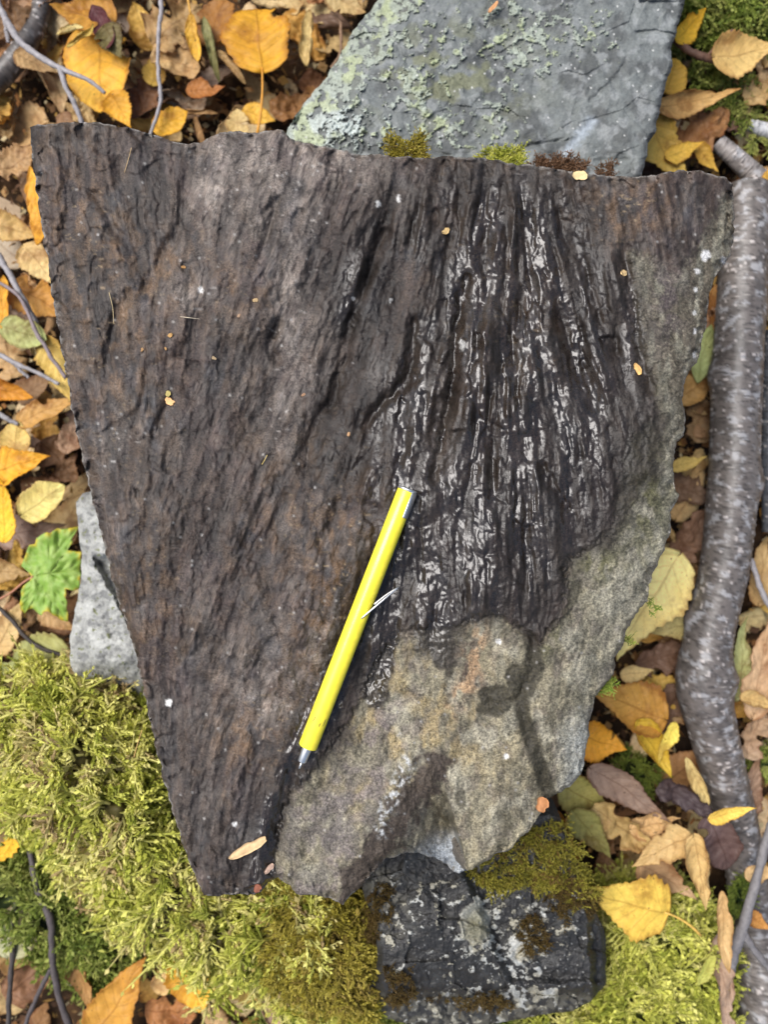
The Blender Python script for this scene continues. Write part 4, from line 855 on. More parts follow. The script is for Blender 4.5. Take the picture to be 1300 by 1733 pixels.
# ---------------------------------------------------------------- leaves
SHAPES = {
    'birch': ([0, .03, .1, .2, .32, .5, .7, .85, .95, 1], [.03, .4, .78, .97, 1, .80, .47, .22, .07, .0]),
    'aspen': ([0, .03, .1, .25, .45, .65, .82, .93, 1], [.05, .42, .72, .95, 1, .9, .62, .3, .0]),
    'narrow': ([0, .05, .2, .5, .8, .95, 1], [.05, .3, .75, 1, .7, .25, .0]),
    'torn': ([0, .05, .15, .28, .36, .5, .62, .74, .86, 1], [.3, .6, .95, .75, 1, .7, .9, .5, .55, .1]),
}
def leaf_mesh(name, shape, L, Wd, curl, bend, warp_, seed, nt_=40, ns=19, fold=0.0):
    r = np.random.default_rng(seed)
    t = np.linspace(0, 1, nt_); s = np.linspace(-1, 1, ns)
    wt = np.interp(t, *SHAPES[shape]); k3 = np.array([1, 2, 1]) / 4; wt[1:-1] = np.convolve(wt, k3, 'same')[1:-1]
    teeth = .075 if shape in ('birch', 'torn') else .03
    ragged = .5 if shape == 'torn' else .24
    def edge_(o): 
        e = wt * (1 + teeth * (((t * 13 + o) % 1) - .5) * 2) * (1 + ragged * (fbm(t * 4.3 + o, t * 0 + o, seed, 3) - .5) * 2)
        if r.uniform() < (.8 if shape == 'torn' else .25):                       # a bite or tear in the margin
            c, w_ = r.uniform(.2, .85), r.uniform(.03, .09); e = e * (1 - r.uniform(.3, .75) * np.exp(-((t - c) / w_) ** 4))
        return e
    wl, wr = edge_(1.3), edge_(7.7)
    hw = np.where(s[None, :] < 0, wl[:, None], wr[:, None]) * Wd / 2
    d = hw * s[None, :]                                   # signed distance across
    x = L * (t[:, None] - .5) + (-.06 * L * np.abs(s)[None, :] * np.exp(-(t[:, None] / .18) ** 2) if shape in ('birch', 'aspen') else 0)
    asym = r.uniform(.3, 1.7)
    cl = curl * np.where(d < 0, asym, 2 - asym) * (0.3 + 1.4 * fbm(t * 2.5, t * 0 + 4, seed + 3, 2))[:, None] * (.5 + 1.0 * np.abs(s)[None, :])
    k = cl / (Wd); k = np.where(np.abs(k) < 1e-6, 1e-6, k)
    ang = d * k
    y = np.sin(ang) / k; z = (1 - np.cos(ang)) / k
    y = y + L * .06 * (fbm(t * 1.6, t * 0 + 2, seed + 21, 2) - .5)[:, None] * 2         # the midrib wanders
    z = z + fold * np.abs(d)
    z = z + warp_ * L * (fbm((x / L + 1) * 2.4 + seed, (d / L + 1) * 2.4, seed, 3) - .5) * 1.6 + warp_ * .4 * L * (np.abs(fbm((x / L + 1) * 6 + seed, (d / L + 1) * 6, seed + 1, 2) - .5) * 2)
    a = np.abs(s)[None, :]; z = z + .010 * L * np.cos(2 * math.pi * 7 * (t[:, None] - .24 * a)) * a * (1.15 - a) * 2
    z = z + .06 * L * np.clip(a - .7, 0, 1) * (fbm(t[:, None] * 6 + s[None, :] * 2, s[None, :] * 3 + t[:, None] * 0, seed + 5, 2) - .5) * 4   # frilled margin
    tip = r.normal(0, .9); x_t = np.clip((t - .72) / .28, 0, 1)[:, None]; z = z + tip * .12 * L * x_t ** 2
    if abs(bend) > 1e-4:
        kb = bend / L; ax = x * kb; x2 = np.sin(ax) * (1 / kb - z); z2 = 1 / kb - np.cos(ax) * (1 / kb - z); x, z = x2, z2
    V = np.stack([x, y, z], -1).reshape(-1, 3)
    me = mkmesh(name, V, grid_faces(nt_, ns)[:, ::-1])
    uvl = me.uv_layers.new(name='uv'); T_, S_ = np.meshgrid(t, (s + 1) / 2, indexing='ij'); uvv = np.stack([T_.ravel(), S_.ravel()], -1)
    li = np.zeros(len(me.loops), np.int32); me.loops.foreach_get('vertex_index', li)
    uvl.data.foreach_set('uv', uvv[li].astype(np.float32).ravel())
    return me, V.reshape(nt_, ns, 3)
def thicken(o, th=.00022):
    md = o.modifiers.new('thickness', 'SOLIDIFY'); md.thickness = th; md.offset = 0
COLS = dict(yellow=(.80, .46, .045), gold=(.72, .38, .035), orange=(.62, .26, .025), tan=(.47, .29, .115), pale=(.66, .47, .18), cream=(.74, .55, .22), brown=(.23, .115, .05), dark=(.10, .055, .032),
    maroon=(.13, .04, .04), olive=(.24, .20, .06), lime=(.48, .47, .15), greybrown=(.26, .17, .11), purple=(.085, .05, .045), rust=(.36, .14, .03), straw=(.55, .38, .15))
n_leaf = [0]
def leaf(name, px, py, z, Lpx, Wpx, ang, shape, col, curl, bend, label, stalk=None, tilt=(0, 0), warp_=.09, group=None, seed=None, th=True, fold=0.0):
    n_leaf[0] += 1; sd = seed if seed is not None else 1000 + n_leaf[0]
    k = mpp(z); me, G = leaf_mesh(name, shape, Lpx * k, Wpx * k, curl, bend, warp_, sd, fold=fold)
    o = obj(name, me, M_leaf, label=label, cat='leaf', group=group, loc=W(px, py, z))
    o.rotation_euler = (Matrix.Rotation(math.radians(ang), 3, 'Z') @ Matrix.Rotation(math.radians(tilt[0]), 3, 'X') @ Matrix.Rotation(math.radians(tilt[1]), 3, 'Y')).to_euler()
    c = COLS[col] if isinstance(col, str) else col
    rr = np.random.default_rng(sd); f = rr.uniform(.88, 1.12)
    o.color = (min(1, c[0] * f), min(1, c[1] * f * rr.uniform(.94, 1.06)), c[2] * f, 1)
    if th: thicken(o)
    if stalk:
        b = G[0, G.shape[1] // 2]; Ls = stalk[0] * k; cv = stalk[1]
        tt = np.linspace(0, 1, 9); P = np.stack([b[0] - Ls * tt + .0008, b[1] + cv * Ls * tt ** 2, b[2] + .0003 - .10 * Ls * tt ** 2], -1)
        V, F, tr = tube(P, np.linspace(.0006, .0009, 9), 7); st = obj('stalk', mkmesh('stalk', V, [F, tr]), M_stalk, o); st.color = (c[0] * .8, c[1] * .75, c[2] * .9, 1)
    return o
m = .001
# --- the leaves one can pick out
LV = [
 # top left
 ('aspen_leaf',166,122,-134,150,118,-84,'aspen','yellow',.35,.1,'big flat yellow leaf under the forked twig at top left',None,(3,-4)),
 ('birch_leaf',138,28,-128,110,84,165,'birch',(.50,.24,.03),.9,.3,'orange-brown curled leaf lying over the top of the big yellow leaf',None,(14,0)),
 ('maroon_leaf',176,48,-122,88,40,-62,'narrow','maroon',1.2,.2,'folded dark maroon leaf above the big yellow leaf',None,(20,0)),
 ('olive_leaf',192,72,-121,56,50,-60,'birch',(.20,.155,.045),.5,.2,'small olive leaf overlapping the upper right of the big yellow leaf',None,(5,8)),
 ('curled_leaf',118,52,-120,46,20,15,'narrow','cream',3.2,.3,'rolled cream leaf edge left of the maroon leaf',None,(0,0)),
 ('curled_leaf',138,64,-117,60,18,35,'narrow',(.62,.44,.10),3.2,.2,'rolled yellowish leaf strip across the top of the big yellow leaf',None,(0,0)),
 ('aspen_leaf',437,56,-126,128,116,95,'aspen',(.70,.33,.025),.5,-.25,'large orange heart-shaped leaf at the top beside the rolled tan leaf',(112,.16),(2,6)),
 ('brown_leaf',372,22,-136,110,76,70,'birch',(.36,.15,.03),.5,.2,'red-brown leaf tucked behind the large orange leaf',None,(-10,0)),
 ('tan_leaf',588,6,-128,76,52,-28,'birch','straw',.6,.2,'tan leaf at the top border next to the grey rock',None,(8,0)),
 ('rolled_leaf',522,66,-130,92,40,86,'narrow','pale',3.6,.15,'upright rolled tan leaf right of the large orange leaf',None,(0,0)),
 ('yellow_leaf',329,66,-127,80,30,-80,'narrow',(.72,.40,.05),1.6,.3,'slim yellow leaf with long stalk between the thin twig and the large orange leaf',(66,.05),(0,6)),
 ('rolled_leaf',356,78,-129,100,28,-78,'narrow',(.26,.22,.08),3.2,.15,'olive grey rolled leaf left of the large orange leaf',None,(0,0)),
 ('orange_leaf',350,152,-134,64,40,5,'birch','rust',1.0,.3,'dark rust-orange leaf below the rolled olive leaf at top',None,(-12,0)),
 ('yellow_leaf',206,188,-130,66,50,-62,'birch',(.74,.36,.03),.5,.2,'small orange-yellow leaf at the slab edge below the big yellow leaf',None,(6,0)),
 ('yellow_leaf',290,205,-131,64,46,25,'aspen',(.74,.40,.035),.6,.2,'small golden leaf touching the slab edge beside the thin twig',None,(6,0)),
 ('tan_leaf',298,42,-137,104,90,40,'torn','tan',.6,.3,'crumpled tan leaf behind the thin twig at top',None,(8,0),.2),
 ('tan_leaf',300,108,-139,90,70,-20,'torn',(.50,.30,.13),.7,.3,'pale crumbling leaf below the crumpled tan leaf at top',None,(-6,0),.2),
 ('yellow_leaf',440,198,-134,58,40,-20,'birch',(.72,.42,.05),.5,.2,'small yellow leaf under the orange leaf stalk by the slab edge',None,(4,0)),
 ('tan_leaf',402,208,-130,48,40,95,'aspen','pale',.5,.2,'small pale tan leaf above the slab edge under the orange leaf stalk',None,(4,0)),
 ('tan_leaf',62,108,-142,74,38,-22,'birch','tan',.7,.3,'striped tan leaf beside the forked twig at the left border',None,(-14,0)),
 ('brown_leaf',250,160,-146,90,60,60,'torn','brown',.8,.3,'brown torn leaf between the big yellow leaf and the thin twig',None,(0,0),.2),
 ('yellow_leaf',262,112,-142,64,40,80,'birch',(.58,.34,.06),.7,.2,'dull yellow leaf edge right of the big yellow leaf',None,(10,0)),
 ('brown_leaf',22,35,-146,90,60,20,'torn','brown',.8,.3,'brown leaf behind the dark branch in the top left corner',None,(0,0),.2),
 ('curled_leaf',322,192,-138,92,16,8,'narrow','tan',2.6,-.8,'arched thin tan leaf strip near the slab edge right of the thin twig',None,(0,0)),
 ('curled_leaf',340,225,-136,70,18,-70,'narrow',(.36,.2,.08),2.6,-.9,'arched brown leaf strip rising over the slab edge at top',None,(0,0)),
 ('rolled_leaf',392,112,-132,70,24,-50,'narrow','tan',3.0,.2,'short crinkled tan roll left of the orange leaf stalk',None,(0,0)),
 ('dry_leaf',500,180,-146,86,60,30,'torn',(.32,.15,.05),.9,.3,'rusty crumbled leaf between the orange leaf stalk and the grey rock',None,(0,0),.3),
 ('dry_leaf',540,150,-150,70,50,-30,'torn',(.24,.11,.045),.9,.3,'dark rusty leaf crumbs beside the grey rock corner',None,(0,0),.3),
 # left border
 ('orange_leaf',64,352,-128,140,40,-82,'narrow',(.70,.34,.035),.8,.2,'long orange leaf hugging the upper left slab edge',None,(10,0)),
 ('tan_leaf',30,272,-134,80,62,30,'torn','tan',.7,.3,'tan leaf left of the top left slab corner',None,(5,0),.2),
 ('tan_leaf',26,388,-134,90,54,-15,'birch',(.56,.34,.12),.8,.3,'light tan leaf left of the long orange leaf',None,(10,0)),
 ('pale_leaf',68,452,-132,84,56,-50,'birch','pale',.7,.2,'pale yellow leaf touching the left slab edge below the long orange leaf',None,(-6,0)),
 ('orange_leaf',4,512,-126,92,34,88,'narrow',(.68,.32,.03),.9,.2,'narrow orange leaf cut by the left border above the olive leaf',None,(0,0)),
 ('orange_leaf',72,512,-134,108,74,-28,'birch',(.52,.26,.05),.8,.25,'orange-tan leaf behind the slender twig left of the slab',None,(-8,0)),
 ('olive_leaf',44,566,-125,84,52,-18,'aspen',(.44,.44,.15),.4,.2,'flat olive green oval leaf left of the slab',None,(4,0)),
 ('yellow_leaf',100,632,-128,126,52,-66,'birch',(.66,.42,.10),.6,.2,'long pale yellow leaf pressed along the left slab edge below the olive leaf',None,(8,0)),
 ('orange_leaf',20,664,-132,92,44,-12,'birch','orange',1.4,.4,'curled orange-tan leaf at the left border below the small forked twig',None,(12,0)),
 ('tan_leaf',84,692,-130,112,48,24,'birch',(.58,.34,.09),.9,.3,'tan-orange leaf with raised edge next to the left slab edge',None,(-14,0)),
 ('pale_leaf',26,742,-128,60,52,80,'aspen',(.66,.47,.14),.5,.2,'small round pale leaf at the left border above the orange folded leaf',None,(4,0)),
 ('orange_leaf',34,786,-124,100,66,18,'birch',(.74,.36,.03),1.0,.3,'bright orange folded leaf at the left border with pointed corner',None,(-8,6)),
 ('pale_leaf',72,845,-121,88,62,34,'aspen',(.66,.54,.17),.7,.2,'pale yellow kidney-shaped leaf above the green lobed leaf',None,(8,-6)),
 ('yellow_leaf',4,858,-119,112,44,96,'birch',(.84,.50,.03),.5,.2,'bright yellow leaf cut by the left border beside the kidney-shaped leaf',None,(0,4)),
 ('greybrown_leaf',52,898,-136,110,64,10,'birch',(.34,.23,.15),.8,.3,'grey-brown veined leaf between the kidney-shaped and green lobed leaves',None,(0,0)),
 ('tan_leaf',12,966,-130,84,46,-10,'birch',(.52,.32,.13),.9,.3,'tan leaf left of the green lobed leaf at the border',None,(6,0)),
 ('tan_leaf',14,1058,-132,96,62,60,'birch','straw',.6,.2,'broad light tan leaf at the left border below the green lobed leaf',None,(0,0)),
 ('lime_leaf',50,1122,-130,130,92,196,'birch',(.50,.47,.17),.5,.2,'large pale greenish leaf between the green lobed leaf and the moss',None,(4,0)),
 ('tan_leaf',100,1050,-136,70,44,-30,'birch',(.50,.30,.12),.8,.2,'tan leaf between the green lobed leaf and the pale rock',None,(0,0)),
 ('lime_leaf',104,1110,-132,70,44,130,'birch',(.42,.36,.13),.8,.2,'dull greenish leaf touching the pale rock above the moss',None,(0,0)),
 ('brown_leaf',100,780,-146,90,70,-50,'torn','brown',.9,.3,'dark brown leaf in the gap right of the orange folded leaf',None,(0,0),.2),
 ('brown_leaf',120,730,-140,80,44,80,'torn',(.38,.24,.14),.9,.3,'grey-tan crumpled leaf squeezed against the left slab edge',None,(0,0),.2),
 # bottom left
 ('pale_leaf',26,1572,-128,90,76,80,'aspen',(.42,.40,.20),.4,.2,'pale grey-green round leaf in the bottom left corner behind the stems',None,(0,0)),
 ('orange_leaf',208,1682,-120,150,84,58,'birch',(.60,.29,.045),1.1,.3,'dark-speckled orange-brown leaf at the bottom left under the moss',None,(-10,0)),
 ('yellow_leaf',330,1652,-118,118,100,-80,'aspen',(.74,.40,.04),.5,.2,'golden yellow leaf half covered by the moss at the bottom',None,(6,0)),
 ('tan_leaf',424,1676,-120,84,70,-50,'birch',(.60,.38,.09),.6,.2,'tan-yellow leaf right of the golden leaf at the bottom',None,(-4,0)),
 ('pale_leaf',278,1646,-124,70,40,80,'birch','pale',.9,.2,'small pale leaf between the speckled and golden leaves at the bottom',None,(0,0)),
 ('rust_leaf',290,1712,-126,90,60,0,'torn',(.36,.16,.05),.9,.3,'rusty brown leaf at the bottom border below the golden leaf',None,(0,0),.2),
 ('tan_leaf',142,1660,-130,120,44,-76,'birch',(.50,.27,.09),1.4,.3,'narrow tan leaf beside the dark forked stem at the bottom',None,(10,0)),
 ('curled_leaf',456,1708,-118,90,34,-60,'narrow',(.46,.31,.20),2.2,.3,'pinkish tan curled leaf at the bottom border left of the black rock',None,(0,0)),
 ('yellow_leaf',12,1438,-116,46,34,-120,'torn',(.78,.46,.03),.5,.2,'tiny bright yellow torn leaf at the left border beside the moss',None,(0,0)),
 ('brown_leaf',60,1650,-146,120,70,30,'torn','brown',.9,.3,'dark brown leaf between the two stems in the bottom left corner',None,(0,0),.2),
 ('tan_leaf',20,1400,-138,90,60,60,'torn',(.33,.21,.10),.9,.3,'brown-tan leaf at the left border under the moss edge',None,(0,0),.2),
 # right, top
 ('yellow_leaf',1172,40,-124,78,42,48,'birch',(.82,.48,.03),.9,.3,'bright yellow folded leaf on the moss right of the grey rock',None,(20,0)),
 ('tan_leaf',1262,88,-122,108,78,12,'birch',(.56,.35,.12),.7,.3,'large tan leaf at the right border above the broken branch',None,(4,0)),
 ('yellow_leaf',1136,128,-130,72,54,70,'aspen',(.78,.47,.07),.8,.2,'pale yellow leaf with bright edge against the right side of the grey rock',None,(0,8)),
 ('tan_leaf',1182,168,-126,140,46,14,'birch',(.58,.35,.11),1.2,.4,'long curled tan leaf crossing right of the grey rock',None,(10,0)),
 ('yellow_leaf',1128,262,-132,130,76,-60,'birch',(.72,.46,.09),.5,.2,'broad yellow leaf between the grey rock and the slab corner',None,(0,0)),
 ('yellow_leaf',1160,255,-128,66,34,20,'birch',(.74,.42,.06),.7,.2,'small yellow leaf tip above the upper right slab corner',None,(0,0)),
 ('rust_leaf',1112,190,-136,50,34,80,'torn',(.46,.21,.06),.9,.3,'small rusty leaf against the grey rock below the pale yellow leaf',None,(0,0),.2),
 ('dry_leaf',1190,225,-140,110,70,40,'torn',(.32,.15,.06),1.0,.3,'crumbled reddish brown leaf left of the broken branch',None,(0,0),.3),
 ('gold_leaf',1196,270,-134,60,34,-50,'birch',(.62,.34,.05),1.0,.3,'golden curled leaf beside the broken branch above the slab corner',None,(0,0)),
 ('orange_leaf',1300,330,-134,90,34,86,'narrow',(.62,.34,.06),.9,.2,'orange leaf strip cut by the right border beside the broken branch',None,(0,0)),
 ('tan_leaf',1290,160,-140,70,50,20,'torn','tan',.9,.2,'dull tan leaf at the right border above the pale grey stub',None,(0,0),.2),
 # right gap
 ('lime_leaf',1190,600,-140,100,40,80,'narrow',(.42,.42,.16),.7,.2,'pale green leaf in the gap between slab and thick branch',None,(0,0)),
 ('tan_leaf',1180,655,-142,80,60,30,'birch',(.50,.29,.09),.9,.3,'tan leaf in the gap below the pale green leaf',None,(0,0)),
 ('brown_leaf',1185,705,-148,90,56,90,'torn',(.30,.17,.08),.9,.3,'brown leaf in the dark gap beside the slab edge notch',None,(0,0),.2),
 ('pale_leaf',1168,782,-134,62,26,18,'birch',(.68,.48,.12),.7,.2,'small pale yellow leaf tip in the gap at the middle of the thick branch',None,(0,0)),
 ('orange_leaf',1212,520,-146,80,34,86,'narrow',(.42,.22,.06),.9,.2,'orange-brown leaf hidden between slab corner and thick branch',None,(0,0)),
 ('brown_leaf',1170,905,-146,100,70,60,'torn',(.24,.14,.08),.9,.3,'dull brown leaf in the gap above the big cream leaf',None,(0,0),.2),
 ('brown_leaf',1165,830,-150,80,60,-20,'torn',(.20,.11,.065),.9,.3,'dark reddish leaf in the gap beside the middle of the thick branch',None,(0,0),.2),
 # right, middle
 ('cream_leaf',1090,1030,-128,205,118,236,'birch',(.88,.68,.26),.8,.3,'big cream yellow leaf curling out from under the right slab edge',None,(0,0)),
 ('tan_leaf',1150,1060,-138,110,60,190,'birch',(.56,.42,.17),.7,.2,'shaded pale leaf behind the big cream leaf',None,(0,0)),
 ('tan_leaf',1080,1138,-128,56,34,10,'birch','cream',.8,.3,'small cream leaf tip below the big cream leaf',None,(0,0)),
 ('orange_leaf',1062,1192,-118,130,96,160,'birch',(.56,.27,.05),.8,.3,'orange-brown folded leaf beside the lower right slab edge',None,(10,0)),
 ('orange_leaf',1022,1256,-122,80,76,-20,'birch',(.74,.36,.03),.8,.3,'bright orange leaf touching the slab edge below the orange-brown leaf',None,(-6,0)),
 ('yellow_leaf',1108,1268,-116,110,60,-62,'birch',(.60,.40,.04),2.2,.3,'yellow and brown leaf folded to a point between slab and branch',None,(0,0)),
 ('yellow_leaf',1128,1258,-112,72,30,-110,'birch',(.78,.62,.10),.9,.2,'lemon yellow leaf flap on the folded pointed leaf',None,(0,0)),
 ('brown_leaf',1140,1180,-146,120,60,60,'torn',(.20,.12,.07),.9,.3,'dark brown leaf in the shade left of the branch knot',None,(0,0),.2),
 ('brown_leaf',1130,1110,-150,110,60,20,'torn',(.22,.13,.075),.9,.3,'brown leaf in the shade above the branch knot',None,(0,0),.2),
 # right of branch
 ('olive_leaf',1254,1110,-134,140,44,84,'birch',(.42,.40,.16),.8,.2,'olive and cream leaf right of the branch knot',None,(0,0)),
 ('tan_leaf',1290,1120,-130,180,56,80,'birch',(.52,.34,.17),.8,.2,'long tan leaf at the right border beside the branch knot',None,(0,0)),
 ('curled_leaf',1284,1188,-124,64,40,-20,'birch',(.66,.45,.16),2.2,.4,'small curled tan leaf right of the branch below the knot',None,(0,0)),
 ('tan_leaf',1276,1240,-132,90,56,70,'torn',(.42,.27,.15),.9,.3,'crumpled pinkish tan leaf right of the branch below the knot',None,(0,0),.2),
 ('tan_leaf',1288,960,-140,120,50,86,'birch',(.42,.26,.10),.8,.2,'brown-tan leaf at the right border beside the thin side twig',None,(0,0)),
 ('brown_leaf',1270,1330,-136,110,50,76,'birch',(.26,.16,.09),1.0,.3,'narrow brown leaf at the right border beside the lower branch',None,(0,0)),
 # right, bottom
 ('greybrown_leaf',1068,1345,-112,160,60,-34,'birch',(.30,.195,.125),1.0,.3,'grey-brown veined leaf with a hole sloping away from the slab tip',None,(0,0)),
 ('olive_leaf',994,1352,-118,96,70,-30,'birch',(.40,.33,.10),.7,.2,'dull olive yellow leaf just right of the slab tip',None,(0,0)),
 ('orange_leaf',958,1432,-100,130,56,-66,'birch',(.62,.30,.05),1.9,.3,'orange curled leaf leaning on the black rock',(60,.1),(0,0)),
 ('olive_leaf',1004,1412,-106,104,60,-52,'birch',(.28,.245,.065),.8,.2,'dark olive green leaf between the orange curled leaf and the tan heap',None,(10,0)),
 ('tan_leaf',1050,1402,-110,120,70,-38,'torn',(.55,.36,.13),.9,.3,'crumpled tan leaf heap right of the dark olive leaf',None,(0,0),.25),
 ('tan_leaf',1118,1440,-104,110,64,206,'birch',(.64,.43,.16),1.2,.3,'light tan leaf with curved veins above the big yellow birch leaf',None,(8,0)),
 ('tan_leaf',1110,1392,-112,86,50,10,'birch',(.60,.40,.16),1.2,.3,'wrinkled cream-tan leaf above the light tan curved leaf',None,(0,0),.2),
 ('tan_leaf',1130,1490,-114,110,60,-30,'birch',(.46,.30,.14),.7,.3,'spotted tan leaf edge behind the big yellow birch leaf',None,(0,0)),
 ('purple_leaf',1158,1350,-112,106,46,-26,'torn',(.085,.055,.052),1.2,.3,'shrivelled dark purple-brown leaf beside the lower branch',None,(0,0),.2),
 ('purple_leaf',1218,1430,-116,100,70,-66,'aspen',(.15,.095,.075),.6,.2,'dark brown rounded leaf lying by the lower branch',None,(0,0)),
 ('yellow_leaf',1240,1376,-98,80,30,14,'birch',(.76,.50,.09),1.2,.3,'small bright yellow leaf lying across the lower branch',None,(0,0)),
 ('rolled_leaf',1182,1322,-112,90,34,-62,'narrow','straw',2.2,.3,'rolled tan leaf pointing at the dark purple-brown leaf',None,(0,0)),
 ('birch_leaf',1062,1528,-98,140,112,164,'birch',(.74,.50,.085),.35,-.2,'big yellow birch leaf with brown blotches on the lower right moss',(74,.32),(0,0)),
 ('rolled_leaf',1186,1478,-98,130,60,-78,'birch',(.62,.40,.15),3.0,.2,'large rolled tan leaf standing right of the big yellow birch leaf',None,(0,0)),
 ('rolled_leaf',1222,1570,-98,130,36,-90,'narrow',(.58,.38,.15),2.0,.2,'tan pointed leaf hanging below the large rolled leaf',None,(0,0)),
 ('tan_leaf',1222,1660,-112,170,44,-84,'torn',(.40,.26,.17),1.5,.3,'pinkish tan crumpled leaf between lower moss and dark branch',None,(0,0),.2),
 ('lime_leaf',1196,1640,-104,60,26,60,'narrow',(.44,.42,.09),.9,.2,'small yellow-green leaf on the moss beside the tan pointed leaf',None,(0,0)),
 ('orange_leaf',1284,1560,-118,50,30,-30,'birch',(.52,.24,.06),.9,.2,'small rusty orange leaf behind the rough twig at the right border',None,(0,0)),
 ('tan_leaf',1292,1476,-118,60,34,10,'birch',(.60,.42,.18),.9,.2,'small pale tan leaf at the right border behind the rough twig',None,(0,0)),
]
for row in LV:
    nm, px, py, z, L_, W_, ang, shp, col, curl, bend, lab, stalk, tilt = row[:14]
    leaf(nm, px, py, z * m, L_, W_, ang, shp, col, curl, bend, lab, stalk, tilt, warp_=row[14] if len(row) > 14 else .08)

def build_lobed_leaf():
    raw = [(120,1080),(150,1000),(165,960),(200,955),(205,925),(230,905),(265,885),(285,892),(305,878),(330,862),(350,870),(400,862),(455,852),(435,885),(410,920),(416,945),(385,990),(425,996),(470,1000),(462,1030),(470,1060),(462,1095),(466,1130),(455,1165),(460,1210),(420,1222),(375,1213),(380,1245),(372,1262),(386,1290),(380,1320),(392,1360),(388,1402),(350,1393),(325,1372),(300,1362),(275,1340),(250,1345),(235,1368),(212,1350),(190,1328),(160,1330),(140,1354),(115,1330),(112,1290),(120,1260),(118,1225),(132,1195),(170,1165),(178,1142),(160,1115)]
    pts = np.array([(a / 3.4, 640 + b / 3.4) for a, b in raw]); cx, cy = 285 / 3.4, 640 + 1125 / 3.4
    n = 200; q = resample(list(map(tuple, pts)) + [tuple(pts[0])], n + 1, .5, 4)[:-1]
    rings_ = 16; z0 = -.112
    P = [np.array([[cx, cy]])]
    for r in range(1, rings_ + 1): P.append((cx + (q[:, 0] - cx) * r / rings_)[:, None] * [1, 0] + (cy + (q[:, 1] - cy) * r / rings_)[:, None] * [0, 1])
    P = np.concatenate(P); jx, jy = 187 / 3.4, 640 + 1140 / 3.4
    veins = []
    for ex, ey in [(450,858),(466,1095),(386,1398),(140,1345),(175,962)]:
        ex, ey = ex / 3.4, 640 + ey / 3.4; veins.append([(jx, jy), (ex, ey)])
        dx, dy = ex - jx, ey - jy
        for f in (.35, .55, .75):
            for sg in (-1, 1): veins.append([(jx + dx * f, jy + dy * f), (jx + dx * (f + .16) - sg * dy * .14, jy + dy * (f + .16) + sg * dx * .14)])
    vd = np.min([seg_dist(P[:, 0], P[:, 1], v) * (1 if i % 7 == 0 else 1.7) for i, v in enumerate(veins)], axis=0)
    z = z0 + .011 * (fbm(P[:, 0] / 40, P[:, 1] / 40, 5, 3) - .5) - .0005 * np.exp(-(vd / 1.6) ** 2) + .0014 * np.clip(vd / 12, 0, 1) - .00006 * np.abs(P[:, 0] - 80)
    V = Wv(P[:, 0], P[:, 1], z); i = 1 + np.arange(rings_ * n).reshape(rings_, n)
    F = np.stack([i[:-1], np.roll(i[:-1], -1, 1), np.roll(i[1:], -1, 1), i[1:]], -1).reshape(-1, 4); tri = np.stack([np.zeros(n, int), np.roll(i[0], -1), i[0]], -1)
    col = np.zeros((len(P), 3)) + (.25, .41, .07); col = mixc(col, (.36, .50, .13), ss(.4, .7, fbc(P[:, 0] / 14, P[:, 1] / 14, 6, 3)))
    rr = np.r_[0, np.repeat(np.arange(1, rings_ + 1), n)] / rings_
    col = mixc(col, (.62, .48, .04), ss(.84, 1, rr) * ss(.35, .65, fbc(P[:, 0] / 16, P[:, 1] / 16, 9, 2) + .25 * ss(1020, 1060, P[:, 1]))); col = mixc(col, (.24, .36, .06), np.exp(-(vd / 1.3) ** 2) * .8)
    base = W(jx, jy, z0); me = mkmesh('lobed_leaf', V - base, [F[:, ::-1], tri[:, ::-1]]); set_col(me, 'col', col)
    o = obj('lobed_leaf', me, vcol_material('green_leaf', .5, 300, .15, .3, .3), label='bright green lobed leaf with yellowing edge left of the slab', cat='leaf', loc=base); thicken(o)
    path = smooth_path([tuple(np.array(W(a, b, c)) - base) for a, b, c in [(jx + 1, jy, z0 - .0004), (40, 985, z0 - .002), (18, 1003, z0 - .006), (-10, 1018, z0 - .010)]], 16)
    V, F, t = tube(path, .0007, 8); st = obj('stalk', mkmesh('stalk', V, [F, t]), M_stalk, o); st.color = (.36, .16, .09, 1)
build_lobed_leaf()

# --- brown leaves filling the litter between the ones above
LANDMARKS = [('the big yellow leaf at top left', 166, 122), ('the large orange heart-shaped leaf', 437, 56), ('the forked twig', 40, 75), ('the thin grey twig', 268, 130), ('the top left slab corner', 55, 215), ('the olive oval leaf', 44, 566), ('the orange folded leaf', 34, 786), ('the green lobed leaf', 85, 970),
    ('the pale rock', 150, 1080), ('the moss cushion', 150, 1400), ('the dark forked stem', 90, 1620), ('the golden leaf', 330, 1652), ('the black rock', 830, 1640), ('the big yellow birch leaf', 1062, 1528), ('the large rolled leaf', 1186, 1478), ('the branch knot', 1150, 1150), ('the big cream leaf', 1098, 1035),
    ('the middle of the thick branch', 1240, 800), ('the upper end of the thick branch', 1268, 400), ('the upper right slab corner', 1240, 310), ('the large tan leaf', 1262, 88), ('the broken branch', 1250, 270), ('the lower end of the thick branch', 1280, 1640), ('the folded pointed leaf', 1108, 1268), ('the grey rock corner', 560, 130), ('the rough twig', 1250, 1600)]
def direction(dx, dy):
    a = math.degrees(math.atan2(-dy, dx)) % 360
    return ['right of', 'above right of', 'above', 'above left of', 'left of', 'below left of', 'below', 'below right of'][int((a + 22.5) // 45) % 8]
TONES = [('tan', (.54, .35, .15)), ('brown', (.30, .165, .075)), ('dark brown', (.14, .078, .045)), ('reddish', (.38, .18, .065)), ('ochre', (.62, .36, .08)), ('greyish', (.38, .28, .18)), ('pale', (.64, .47, .23))]
FORMS = [('torn', 'torn'), ('curled', 'birch'), ('crumpled', 'torn'), ('narrow', 'narrow'), ('flat', 'birch'), ('rounded', 'aspen')]
